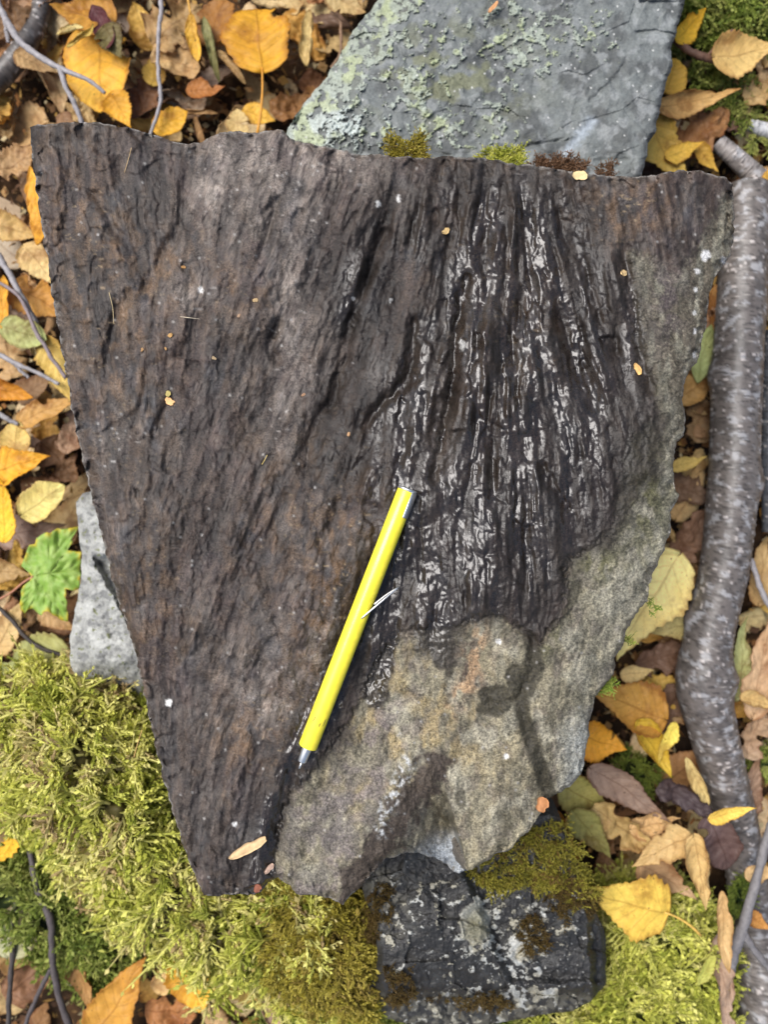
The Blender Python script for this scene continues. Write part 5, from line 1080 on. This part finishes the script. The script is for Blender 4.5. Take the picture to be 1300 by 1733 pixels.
litter_regions = [([(-90,-90),(650,-90),(560,130),(500,240),(40,240),(75,450),(120,690),(160,860),(120,1060),(110,1170),(-90,1170)], 135), ([(-90,1400),(60,1440),(200,1540),(300,1620),(460,1650),(600,1720),(600,1830),(-90,1830)], 34),
    ([(1150,-90),(1390,-90),(1390,330),(1240,330),(1100,290),(1130,120)], 34), ([(1190,470),(1215,470),(1200,900),(1170,1100),(1150,1280),(1240,1400),(1200,1480),(990,1500),(930,1400),(1000,1230),(1060,1060),(1150,850),(1140,740)], 46), ([(1290,330),(1390,330),(1390,1560),(1260,1500),(1240,1200),(1290,900)], 34), ([(1180,1560),(1390,1500),(1390,1830),(1180,1830)], 14)]
rl = random.Random(99); used = set(); variants = {}
for reg_i, (poly, cnt) in enumerate(litter_regions):
    xs = [p[0] for p in poly]; ys = [p[1] for p in poly]; made = 0
    cand = []
    while made < cnt:
        best = None
        for _ in range(8):                                  # spread evenly
            x, y = rl.uniform(min(xs), max(xs)), rl.uniform(min(ys), max(ys))
            if not inside(np.array([x]), np.array([y]), poly)[0]: continue
            dmin = min([math.hypot(x - a, y - b) for a, b in cand] or [999])
            if best is None or dmin > best[0]: best = (dmin, x, y)
        if best is None: continue
        _, x, y = best; cand.append((x, y)); made += 1
        ti = rl.choices(range(7), [6, 4, 2, 2, 2, 2, 4])[0]; fi = rl.randrange(6)
        lm = min(LANDMARKS, key=lambda q: math.hypot(q[1] - x, q[2] - y))
        lab = None
        for tr_ in range(60):
            tone, form = TONES[ti][0], FORMS[fi][0]
            lab = f'{form} {tone} litter leaf {direction(x - lm[1], y - lm[2])} {lm[0]}'
            if lab not in used: break
            ti = rl.randrange(7); fi = rl.randrange(6)
        used.add(lab)
        form, shp = FORMS[fi]; L_ = rl.uniform(52, 112); Wd_ = L_ * (.34 if form == 'narrow' else rl.uniform(.55, .8))
        curl = {'torn': 1.2, 'curled': 3.0, 'crumpled': 1.8, 'narrow': 2.2, 'flat': .7, 'rounded': .9}[form]; wp = {'torn': .2, 'curled': .12, 'crumpled': .34, 'narrow': .12, 'flat': .07, 'rounded': .1}[form]
        leaf('dead_leaf', x, y, -.174 + rl.uniform(0, .026), L_, Wd_, rl.uniform(0, 360), shp, TONES[ti][1], curl * rl.choice([1, 1, -1]), rl.uniform(-.4, .6), lab, None, (rl.uniform(-18, 18), rl.uniform(-18, 18)), warp_=wp, group='dead leaves of the ground litter')

def build_crumbs():
    """tiny leaf crumbs, needles and bits of stalk strewn between the leaves"""
    r = np.random.default_rng(5); parts = []; cs = []
    V = []; F = []; C_ = []; o = 0
    for poly, cnt in litter_regions:
        xs = [p[0] for p in poly]; ys = [p[1] for p in poly]
        n = cnt * 40; x = r.uniform(min(xs), max(xs), n * 2); y = r.uniform(min(ys), max(ys), n * 2)
        ok = inside(x, y, poly); x, y = x[ok][:n], y[ok][:n]; n = len(x)
        z = GZ + r.uniform(.001, .020, n); P = Wv(x, y, z)
        L_ = r.uniform(.002, .009, n); wd = L_ * r.choice([.12, .2, .5, .8], n); a = r.uniform(0, 6.28, n); tl = r.normal(0, .4, n); t2 = r.normal(0, .5, n)
        d = np.stack([np.cos(a) * np.cos(tl), np.sin(a) * np.cos(tl), np.sin(tl)], -1) * L_[:, None] / 2; e = np.stack([-np.sin(a) * np.cos(t2), np.cos(a) * np.cos(t2), np.sin(t2)], -1) * wd[:, None] / 2
        up = np.array([0, 0, 1.0]) * (L_ * .12)[:, None]
        q = np.stack([P - d, P - e + up, P + d * r.uniform(.6, 1, (n, 1)), P + e - up * .4, P - d * .3 + e * .8], 1)
        V.append(q.reshape(-1, 3)); i = o + np.arange(n * 5).reshape(n, 5); F.append(i); o += n * 5
        base = np.array([(.40, .24, .10), (.22, .12, .055), (.11, .06, .035), (.50, .30, .09), (.30, .14, .05), (.45, .36, .2)])[r.integers(0, 6, n)] * r.uniform(.7, 1.2, (n, 1))
        C_.append(np.repeat(base, 5, 0))
    me = mkmesh('leaf_crumbs', np.concatenate(V), np.concatenate(F)); set_col(me, 'col', np.concatenate(C_))
    obj('leaf_crumbs', me, vcol_material('leaf_crumb', .8, 400, .3, .15, .1), label='scattered brown leaf crumbs and needles between the leaves', cat='litter', kind='stuff')
build_crumbs()
def build_outer_litter():
    r = np.random.default_rng(15); n = 5200; V = []; C_ = []
    x = r.uniform(-.95, .95, n); y = r.uniform(-1.05, 1.05, n); ok = (np.abs(x) > .262) | (np.abs(y) > .352); x, y = x[ok], y[ok]; n = len(x)
    L_ = r.uniform(.018, .045, n); a = r.uniform(0, 6.28, n); z = GZ + r.uniform(.002, .018, n); tl = r.normal(0, .25, n); cv = r.uniform(-.15, .3, n)
    d = np.stack([np.cos(a) * np.cos(tl), np.sin(a) * np.cos(tl), np.sin(tl)], -1) * L_[:, None]; e = np.stack([-np.sin(a), np.cos(a), r.normal(0, .3, n)], -1) * (L_ * r.uniform(.3, .42, n))[:, None]; u = np.array([0, 0, 1.0]) * (L_ * cv)[:, None]
    P = np.stack([x, y, z], -1); rows = []
    for t, w_ in ((-.5, .05), (-.38, .75), (-.15, 1), (.15, .72), (.36, .33), (.5, .02)):
        c = P + d * t
        for sg in (-1, 0, 1): rows.append(c + e * (w_ * sg * r.uniform(.8, 1.15, (n, 1))) + u * abs(sg) * w_)
    V = np.stack(rows, 1).reshape(-1, 3); i = np.arange(n * 18).reshape(n, 6, 3)
    F = np.stack([i[:, :-1, :-1], i[:, :-1, 1:], i[:, 1:, 1:], i[:, 1:, :-1]], -1).reshape(-1, 4)
    pal = np.array([q[1] for q in TONES] + [COLS['gold'], COLS['straw']]); c = pal[r.integers(0, len(pal), n)] * r.uniform(.75, 1.15, (n, 1))
    me = mkmesh('leaf_litter', V, F); set_col(me, 'col', np.repeat(c, 18, 0))
    obj('leaf_litter', me, bpy.data.materials['leaf_crumb'], label='carpet of fallen leaves going on around the rocks', cat='litter', kind='stuff')
build_outer_litter()

# ---------------------------------------------------------------- moss
def moss(name, px, py, pz, label, tips, basec, length=.011, seed=0, spread=.9, branch=7, leafy=True, lean=None, rad=.00035, up=.55):
    """feathery moss shoots rooted at given points"""
    r = np.random.default_rng(seed); n = len(px)
    P0 = Wv(np.asarray(px, float), np.asarray(py, float), np.asarray(pz, float))
    L_ = length * r.uniform(.6, 1.35, n)
    az_ = r.uniform(0, 2 * math.pi, n)
    if lean is not None: az_ = np.arctan2(lean[:, 1], lean[:, 0]) + r.normal(0, .8, n)
    upv = np.clip(r.normal(up, .22, n), .05, 1.4)
    d0 = np.stack([np.cos(az_) * spread, np.sin(az_) * spread, upv], -1); d0 /= np.linalg.norm(d0, axis=1, keepdims=True)
    tone = np.clip(r.uniform(0, 1, n) * .6 + .4 * ss(.3, .7, fbc(np.asarray(px) / 40, np.asarray(py) / 40, seed + 60, 3)), 0, 1)
    # stem = a branchlet, plus side branchlets on it
    B0 = [P0]; BD = [d0]; BL = [L_]; BR = [np.full(n, rad * 1.2)]; BT = [tone]
    sidev = np.cross(d0, [0, 0, 1.0]); sidev /= np.linalg.norm(sidev, axis=1, keepdims=True) + 1e-9
    nor = np.cross(sidev, d0)
    for k in range(branch):
        f = .18 + .72 * (k + .5) / branch; sg = 1 if k % 2 else -1
        B0.append(P0 + d0 * (L_ * f)[:, None] + np.array([0, 0, -1]) * (L_ * .35 * f * f)[:, None])
        dd = d0 * r.uniform(.45, 1.0, (n, 1)) + sg * sidev * r.uniform(.5, 1.0, (n, 1)) + nor * r.uniform(-.2, .6, (n, 1)) + np.array([0, 0, -.5]) * f
        dd /= np.linalg.norm(dd, axis=1, keepdims=True)
        BD.append(dd); BL.append(L_ * (1.05 - .6 * f) * r.uniform(.4, .75, n)); BR.append(np.full(n, rad)); BT.append(np.clip(tone + r.normal(0, .2, n), 0, 1))
    B0 = np.concatenate(B0); BD = np.concatenate(BD); BL = np.concatenate(BL); BR = np.concatenate(BR); BT = np.concatenate(BT); m_ = len(B0)
    droop = np.concatenate([np.full(n, .35), np.full(m_ - n, .25)]) * r.uniform(.2, 1.6, m_)
    curl_ = r.normal(0, .30, (m_, 3)); curl_[:, 2] = -droop
    tvals = np.array([0, .3, .6, .85, 1.0]); rr = np.array([1, 1.15, .95, .6, .1])
    def point(t): return B0 + BD * (BL * t)[:, None] + curl_ * (BL * t * t)[:, None]
    A = np.cross(BD, r.normal(0, 1, (m_, 3))); A /= np.linalg.norm(A, axis=1, keepdims=True) + 1e-9; Bv = np.cross(BD, A)
    V = []; ph = [0, 2.1, 4.2]
    for t, q in zip(tvals, rr):
        c = point(t)
        for p in ph: V.append(c + (A * math.cos(p) + Bv * math.sin(p)) * (BR * q)[:, None])
    V = np.stack(V, 1)                                     # m, 15, 3
    i = np.arange(m_ * 15).reshape(m_, 5, 3)
    F = np.stack([i[:, :-1], np.roll(i[:, :-1], -1, 2), np.roll(i[:, 1:], -1, 2), i[:, 1:]], -1).reshape(-1, 4)
    tipc = np.array(tips); bc = np.array(basec)
    idx = np.clip((BT * (len(tipc) - 1)).astype(int), 0, len(tipc) - 2); fr_ = BT * (len(tipc) - 1) - idx
    tcol = tipc[idx] + (tipc[idx + 1] - tipc[idx]) * fr_[:, None]
    stemf = np.concatenate([np.full(n, 0.0), np.full(m_ - n, .55)])
    gcol = []
    for t in tvals: gcol.append(bc + (tcol - bc) * np.clip(stemf + (1 - stemf) * t + .1, 0, 1)[:, None])
    Cc = np.repeat(np.stack(gcol, 1), 3, 1).reshape(-1, 3)
    Vs = [V.reshape(-1, 3)]; Fs = [F]; Cs = [Cc]; T = []
    o = len(Vs[0])
    if leafy:
        nl = 9
        for k in range(nl):
            t = .12 + .86 * (k + r.uniform(0, 1, m_)) / nl
            c = B0 + BD * (BL * t)[:, None] + curl_ * (BL * t * t)[:, None]
            p = k * 2.4 + r.uniform(0, 1, m_); out = A * np.cos(p)[:, None] + Bv * np.sin(p)[:, None]
            ll = (BL * .12 + .0011 * length / .0175) * r.uniform(.8, 1.3, m_) * (1.2 - .4 * t)
            tip = c + (BD * 1.0 + out * .6) * ll[:, None]; wd = np.cross(out, BD) * (ll * .34)[:, None]; root = c + out * (BR * .6)[:, None]
            mid = root + (tip - root) * .4 + out * (ll * .08)[:, None]
            q = np.stack([root, mid + wd, tip, mid - wd], 1).reshape(-1, 3)
            Vs.append(q); j = o + np.arange(m_ * 4).reshape(m_, 4); Fs.append(j); o += m_ * 4
            lc = bc + (tcol * r.uniform(.85, 1.2, (m_, 1)) - bc) * np.clip(stemf + (1 - stemf) * t + .2, 0, 1)[:, None]
            Cs.append(np.repeat(lc, 4, 0))
    return np.concatenate(Vs), np.concatenate(Fs), np.concatenate(Cs)
def moss_patch(name, poly, zin, zout, ramp_px, count, label, tips, basec, cat='moss', seed=0, length=.011, noise_z=.010, zbot=None, spread=.9, branch=7, rad=.00035, up=.55, leafy=True, zfun=None, cushion=True):
    r = np.random.default_rng(seed); xs = [p[0] for p in poly]; ys = [p[1] for p in poly]
    def zs(x, y):
        if zfun is not None: return zfun(x, y)
        d = np.clip(sdf(x, y, poly), 0, None); return lerp(zout, zin, np.sqrt(np.clip(d / ramp_px, 0, 1))) + noise_z * ((fbm(x / 55, y / 55, seed, 3) - .5) * 2 - .12)
    x = r.uniform(min(xs), max(xs), count * 6); y = r.uniform(min(ys), max(ys), count * 6)
    dd = sdf(x, y, poly) + (fbm(x / 30, y / 30, seed + 2, 3) - .5) * 34; ok = dd > 0; x, y = x[ok][:count], y[ok][:count]
    z = zs(x, y)
    e = 6.0; gxx = (zs(x + e, y) - zs(x - e, y)); gyy = -(zs(x, y + e) - zs(x, y - e)) * -1
    lean = np.stack([-gxx, (zs(x, y + e) - zs(x, y - e))], -1) + r.normal(0, .0012, (len(x), 2))
    V, F, C_ = moss(name, x, y, z - length * .25, label, tips, basec, length, seed, spread, branch, leafy, lean, rad, up)
    if cushion:                                            # matted older growth under the shoots
        g = 64; gx, gy = np.meshgrid(np.linspace(min(xs), max(xs), g), np.linspace(min(ys), max(ys), g)); gz = zs(gx, gy) - length * .42 + .004 * (fbm(gx / 9, gy / 9, seed + 7, 2) - .5)
        d = sdf(gx, gy, poly); gz = np.where(d > 2, gz, np.minimum(gz, (GZ - .01 if zbot is None else zbot)))
        V2 = Wv(gx.ravel(), gy.ravel(), gz.ravel()); F2 = grid_faces(g, g) + len(V); keep = (d.ravel()[grid_faces(g, g)] > -14).any(1); F2 = F2[keep]
        c2 = np.array(basec)[None] * (.6 + .8 * fbm(gx.ravel() / 8, gy.ravel() / 8, seed + 8, 3))[:, None]
        V = np.concatenate([V, V2]); F = np.concatenate([F, F2[:, ::-1]]); C_ = np.concatenate([C_, c2])
        used_ = np.zeros(len(V), bool); used_[F.ravel()] = True; remap = np.cumsum(used_) - 1; V = V[used_]; C_ = C_[used_]; F = remap[F]
    base = np.array([V[:, 0].mean(), V[:, 1].mean(), V[:, 2].min()])
    me = mkmesh(name, V - base, F); set_col(me, 'col', C_)
    return obj(name, me, M_moss, label=label, cat=cat, kind='stuff', loc=base)
YG = [(.30, .33, .045), (.52, .53, .085), (.72, .70, .17), (.76, .70, .25), (.44, .32, .15)]
OL = [(.24, .20, .025), (.36, .30, .04), (.42, .35, .06), (.30, .22, .05)]
GR = [(.14, .19, .03), (.24, .29, .05), (.38, .42, .10), (.44, .43, .12)]
moss_patch('moss_cushion', [(-40,1165),(40,1150),(90,1140),(135,1130),(175,1165),(240,1185),(262,1190),(300,1330),(350,1450),(380,1500),(560,1500),(600,1560),(610,1640),(600,1700),(560,1700),(500,1680),(440,1640),(370,1660),(320,1600),(250,1590),(200,1520),(110,1440),(50,1400),(20,1330),(-40,1290)],
    -.058, -.118, 120, 820, 'thick yellow-green feathery moss cushion along the lower left slab edge', YG, (.085, .070, .02), seed=401, length=.0205, noise_z=.028, rad=.00075, branch=9)
moss_patch('olive_moss', [(520,1500),(580,1515),(620,1545),(632,1600),(630,1650),(600,1700),(540,1700),(480,1640),(460,1560),(470,1505)], -.066, -.088, 60, 300, 'olive yellow moss between the slab tip and the black rock', OL, (.06, .045, .015), seed=402, length=.0145, noise_z=.008, rad=.0004)
moss_patch('dark_green_moss', [(60,1440),(180,1480),(240,1580),(230,1640),(120,1650),(60,1600),(-40,1560),(-40,1420)], -.120, -.160, 60, 330, 'blurred dark green moss below the yellow-green cushion', GR, (.03, .045, .012), seed=403, length=.019, noise_z=.016, rad=.0005)
moss_patch('lower_moss', [(1020,1520),(1110,1490),(1180,1540),(1215,1600),(1205,1680),(1220,1780),(900,1800),(930,1720),(1010,1700),(1035,1620)], -.105, -.145, 70, 400, 'yellow-green moss patch under the big yellow birch leaf', YG[:4], (.05, .06, .015), seed=404, length=.019, noise_z=.014, rad=.00062, branch=9)
moss_patch('corner_moss', [(1150,-60),(1340,-60),(1340,40),(1250,70),(1215,60),(1200,110),(1160,125),(1140,90),(1150,20)], -.125, -.155, 50, 260, 'green moss in the top right corner beside the grey rock', GR, (.03, .05, .012), seed=405, length=.018, noise_z=.012, rad=.0005)
moss_patch('bottom_moss', [(440,1700),(600,1690),(700,1740),(900,1730),(900,1800),(420,1800)], -.115, -.145, 50, 220, 'dark green moss strip at the bottom border below the black rock', GR, (.03, .05, .012), seed=406, length=.017, rad=.0005)
moss_patch('shaded_moss', [(1060,1280),(1110,1285),(1105,1330),(1075,1340),(1040,1310)], -.138, -.150, 20, 70, 'round olive green moss tuft in the shade below the folded pointed leaf', GR[:2] + [(.2, .22, .03)], (.03, .04, .012), seed=407, length=.008)
moss_patch('branch_moss', [(1270,1270),(1310,1265),(1310,1310),(1275,1310)], -.136, -.146, 20, 50, 'small green moss tuft right of the lower branch', GR, (.03, .05, .012), seed=408, length=.008)
moss_patch('twig_moss', [(1190,120),(1250,130),(1300,190),(1300,260),(1260,250),(1230,200),(1180,160)], -.138, -.150, 30, 110, 'thin green moss shoots between tan leaves and the broken branch', GR, (.03, .05, .012), seed=409, length=.009, cushion=False)
moss_patch('branch_foot_moss', [(1235,1480),(1265,1490),(1262,1540),(1240,1530)], -.128, -.138, 20, 60, 'dark green moss tuft between the large rolled leaf and the rough twig', GR[:2] + [(.12, .22, .04)], (.02, .04, .012), seed=412, length=.008)
rockz = lambda x, y: low_h(np.ravel(x), np.ravel(y)).reshape(np.shape(x)) + .002
moss_patch('rock_moss', [(800,1475),(840,1440),(880,1410),(915,1385),(950,1395),(975,1450),(992,1510),(970,1535),(925,1500),(880,1510),(850,1500),(815,1500)], 0, 0, 1, 260, 'olive moss growing on the upper right of the black rock', [(.15, .14, .02), (.26, .23, .03), (.36, .32, .05), (.18, .11, .03)], (.05, .035, .012), seed=410, length=.0085, zfun=rockz, branch=5, rad=.00025, cushion=False)
for k, (cx, cy, rx, ry) in enumerate([(905,1585,26,34),(965,1520,32,36),(640,1530,24,50),(676,1660,30,28),(800,1690,60,14)]):
    poly = [(cx + rx * math.cos(a) * (1 + .45 * math.sin(a * 2 + k * 1.7)), cy + ry * math.sin(a) * (1 + .4 * math.sin(a * 3 + k))) for a in np.linspace(0, 6.28, 18)[:-1]]
    moss_patch('brown_moss', poly, 0, 0, 1, int(rx * ry / 9), ['dark brown moss tuft at the centre right of the black rock', 'dark brown moss tuft at the right end of the olive rock moss', 'dark brown moss against the slab tip at the left of the black rock', 'rusty brown moss tuft at the lower left of the black rock', 'brown moss along the lower ledge of the black rock'][k],
        [(.06, .04, .012), (.11, .07, .02), (.16, .11, .03), (.09, .05, .015)], (.025, .016, .008), seed=420 + k, length=.0045, zfun=rockz, branch=4, rad=.0002, up=1.0, spread=.6, cushion=False)
for k, (x0, x1, cy, zz, lab, tips, h_) in enumerate([(665,722,258,-.030,'small olive moss tuft on the top slab edge, left of its fellow', OL, .008), (812,882,270,-.031,'flat yellow-green moss tuft on the top edge of the slab', YG[:3] + [(.3, .25, .05)], .006), (905,985,282,-.031,'brown withered moss clump on the top slab edge', [(.12, .06, .03), (.2, .11, .06), (.24, .14, .08), (.16, .08, .04)], .006), (1012,1042,290,-.031,'tiny brown moss remnant beside the withered clump on the slab edge', [(.14, .08, .04), (.2, .11, .06), (.22, .13, .08), (.16, .08, .04)], .004)]):
    poly = [(x0, cy - 12), (x1, cy - 10), (x1, cy + 20), (x0, cy + 20)]
    moss_patch('edge_moss', poly, 0, 0, 1, int((x1 - x0) * 1.3), lab, tips, tuple(np.array(tips[0]) * .4), seed=440 + k, length=h_, zfun=lambda x, y, zz=zz, cy=cy: np.zeros(np.shape(x)) + zz + .010 * ss(cy - 30, cy + 10, y) * 0, branch=5, rad=.00022, up=.9, spread=.7, cushion=False)
for k, (cx, cy, lab) in enumerate([(1034,1157,'small bright green moss tuft on the lower right slab edge'), (1060,1080,'tiny green moss sprig on the slab edge by the big cream leaf'), (1098,1022,'tiny green moss sprig at the slab edge above the big cream leaf')]):
    poly = [(cx - 14 + 6 * k, cy - 12), (cx + 10, cy - 14 + 5 * k), (cx + 10, cy + 10), (cx - 18 + 6 * k, cy + 14)]
    moss_patch('moss_sprig', poly, 0, 0, 1, [34, 8, 6][k], lab, [(.2, .3, .04), (.32, .42, .06), (.42, .48, .1), (.36, .36, .08)], (.08, .1, .02), seed=460 + k, length=.004, zfun=lambda x, y: np.zeros(np.shape(x)) - .013, branch=4, rad=.0002, up=.6, cushion=False)

# ---------------------------------------------------------------- bits lying on the slab
def chip(name, px, py, L_, Wd_, ang, col, label, th=4.0, cat='wood chip', seed=0, lift=.0006):
    r = np.random.default_rng(seed); k = S0; nx_, ny_ = 12, 5
    u = np.linspace(-1, 1, nx_); v = np.linspace(-1, 1, ny_)
    U, Vv = np.meshgrid(u, v, indexing='ij')
    prof = (1 - .55 * np.abs(u) ** 3) * (.75 + .5 * vn(u * 3 + seed, u * 0, seed))
    x = (U * (1 + .12 * (vn(Vv * 4 + 3, Vv * 0, seed + 1) - .5) * np.abs(U))) * L_ / 2 * k; y = (Vv * prof[:, None] + .35 * (vn(u * 2.2, u * 0 + 4, seed) - .5)[:, None]) * Wd_ / 2 * k
    zt = th * k * .5 * (1 - Vv ** 2 * .7) * (.6 + .8 * vn(U * 4 + 5, Vv * 3, seed + 2)); zb = -th * k * .3 * (1 - Vv ** 2 * .9)
    top = np.stack([x, y, zt], -1).reshape(-1, 3); bot = np.stack([x, y, zb], -1).reshape(-1, 3); n = nx_ * ny_
    f = grid_faces(nx_, ny_); rim = rim_index(nx_, ny_); s = np.stack([rim, np.roll(rim, -1), np.roll(rim, -1) + n, rim + n], -1)
    me = mkmesh(name, np.concatenate([top, bot]), np.concatenate([f[:, ::-1], f + n, s]))
    h = float(slab_h(px, py)); a = math.radians(ang)
    ha = float(slab_h(px + math.cos(a) * L_ * .4, py - math.sin(a) * L_ * .4)); hb = float(slab_h(px - math.cos(a) * L_ * .4, py + math.sin(a) * L_ * .4))
    pit = math.atan2(ha - hb, L_ * .8 * k); zz = max(h, (ha + hb) / 2) + lift
    o = obj(name, me, M_chip, label=label, cat=cat, loc=W(px, py, zz)); o.rotation_euler = (Matrix.Rotation(a, 3, 'Z') @ Matrix.Rotation(-pit, 3, 'Y')).to_euler(); o.color = (*col, 1)
    return o
chip('wood_splinter', 419, 1436, 66, 15, 26, (.60, .40, .20), 'pale torn wood splinter near the bottom left tip of the slab', 5, seed=1)
chip('wood_flake', 1080, 624, 20, 10, -60, (.72, .42, .14), 'orange-tan flake on the right side of the slab', 5, seed=2)
chip('wood_flake', 1056, 462, 16, 10, 25, (.70, .48, .22), 'pale tan flake near the upper right of the slab', 5, seed=3)
chip('wood_flake', 755, 391, 15, 9, 45, (.50, .34, .14), 'small tan flake at the upper middle of the slab', 4, seed=4)
chip('seed_scale', 287, 679, 17, 11, -35, (.66, .38, .16), 'orange-brown seed scale on the left half of the slab', 6, cat='seed', seed=5)
chip('seed_scale', 284, 666, 10, 8, 60, (.40, .32, .10), 'tiny olive seed bit touching the orange-brown seed scale', 5, cat='seed', seed=6)
chip('bark_flake', 455, 1470, 20, 8, 40, (.50, .33, .24), 'pinkish bark flake below the torn wood splinter', 4, cat='bark flake', seed=7)
chip('bark_flake', 435, 1503, 14, 12, 60, (.22, .07, .035), 'reddish bark bit at the bottom left tip of the slab', 5, cat='bark flake', seed=8)
chip('bark_flake', 918, 1362, 24, 20, 70, (.40, .17, .06), 'orange bark crumb at the lower right tip of the slab', 8, cat='bark flake', seed=9)
chip('wood_flake', 288, 567, 9, 7, 20, (.42, .24, .08), 'tiny brown flake above the seed scale on the slab', 4, seed=10)
chip('dry_flake', 982, 297, 24, 14, -10, (.60, .45, .22), 'cream flake at the top slab edge below the brown moss clump', 6, cat='flake', seed=11)
chip('dry_flake', 838, 12, 28, 8, 50, (.52, .25, .10), 'narrow orange scale lying on the grey rock at the top border', 4, cat='flake', seed=12).location = W(835, 12, -.056)
for k, (cx, cy, r, col, lab) in enumerate([(310,452,9,(.50,.26,.08),'tiny orange crumb below the dark upper left part of the slab'), (404,534,9,(.52,.33,.2),'tiny pinkish crumb right of the short pale needle on the slab'), (240,592,8,(.50,.28,.11),'tiny tan crumb above the straw end left of the seed scale'), (280,590,7,(.55,.30,.10),'tiny orange crumb straight above the olive seed bit'), (362,606,10,(.56,.40,.22),'tiny pale tan crumb above right of the seed scale'), (432,508,12,(.50,.34,.16),'small tan crumb left of the pale dusty groove on the slab'), (513,668,9,(.46,.26,.14),'tiny brown crumb in the middle of the slab left of the wet part'), (590,735,9,(.60,.34,.16),'tiny orange crumb at the left rim of the wet part')]):
    chip('crumb', cx, cy, r * .85, r * .5, 37 * k, tuple(np.array(col) * .7), lab, 3, cat='crumb', seed=30 + k, lift=.0004)
def straw(pts, label, col, seed):
    q = smooth_path([(*W(a, b, float(slab_h(a, b)) + .0012),) for a, b in pts], 14)
    V, F, t = tube(q, .00016, 6); base = V[0].copy(); me = mkmesh('needle', V - base, [F, t]); o = obj('needle', me, M_chip, label=label, cat='needle', loc=base); o.color = (*col, 1)
straw([(222,250),(216,272),(210,292)], 'thin tan needle near the top left of the slab', (.5, .34, .16), 1)
straw([(184,495),(190,520),(192,548)], 'thin straw needle on the left half of the slab', (.5, .38, .2), 2)
straw([(305,536),(322,538),(338,540)], 'short pale needle above the middle left of the slab', (.6, .5, .35), 3)
straw([(443,786),(448,778),(452,770)], 'short yellow needle in the middle of the slab', (.6, .44, .14), 4)
straw([(240,1235),(232,1260),(226,1282)], 'thin orange stalk beside the slab edge above the moss cushion', (.6, .36, .12), 5)
print('leaves', n_leaf[0], 'tris', sum(len(o.data.polygons) for o in bpy.data.objects if o.type == 'MESH'))
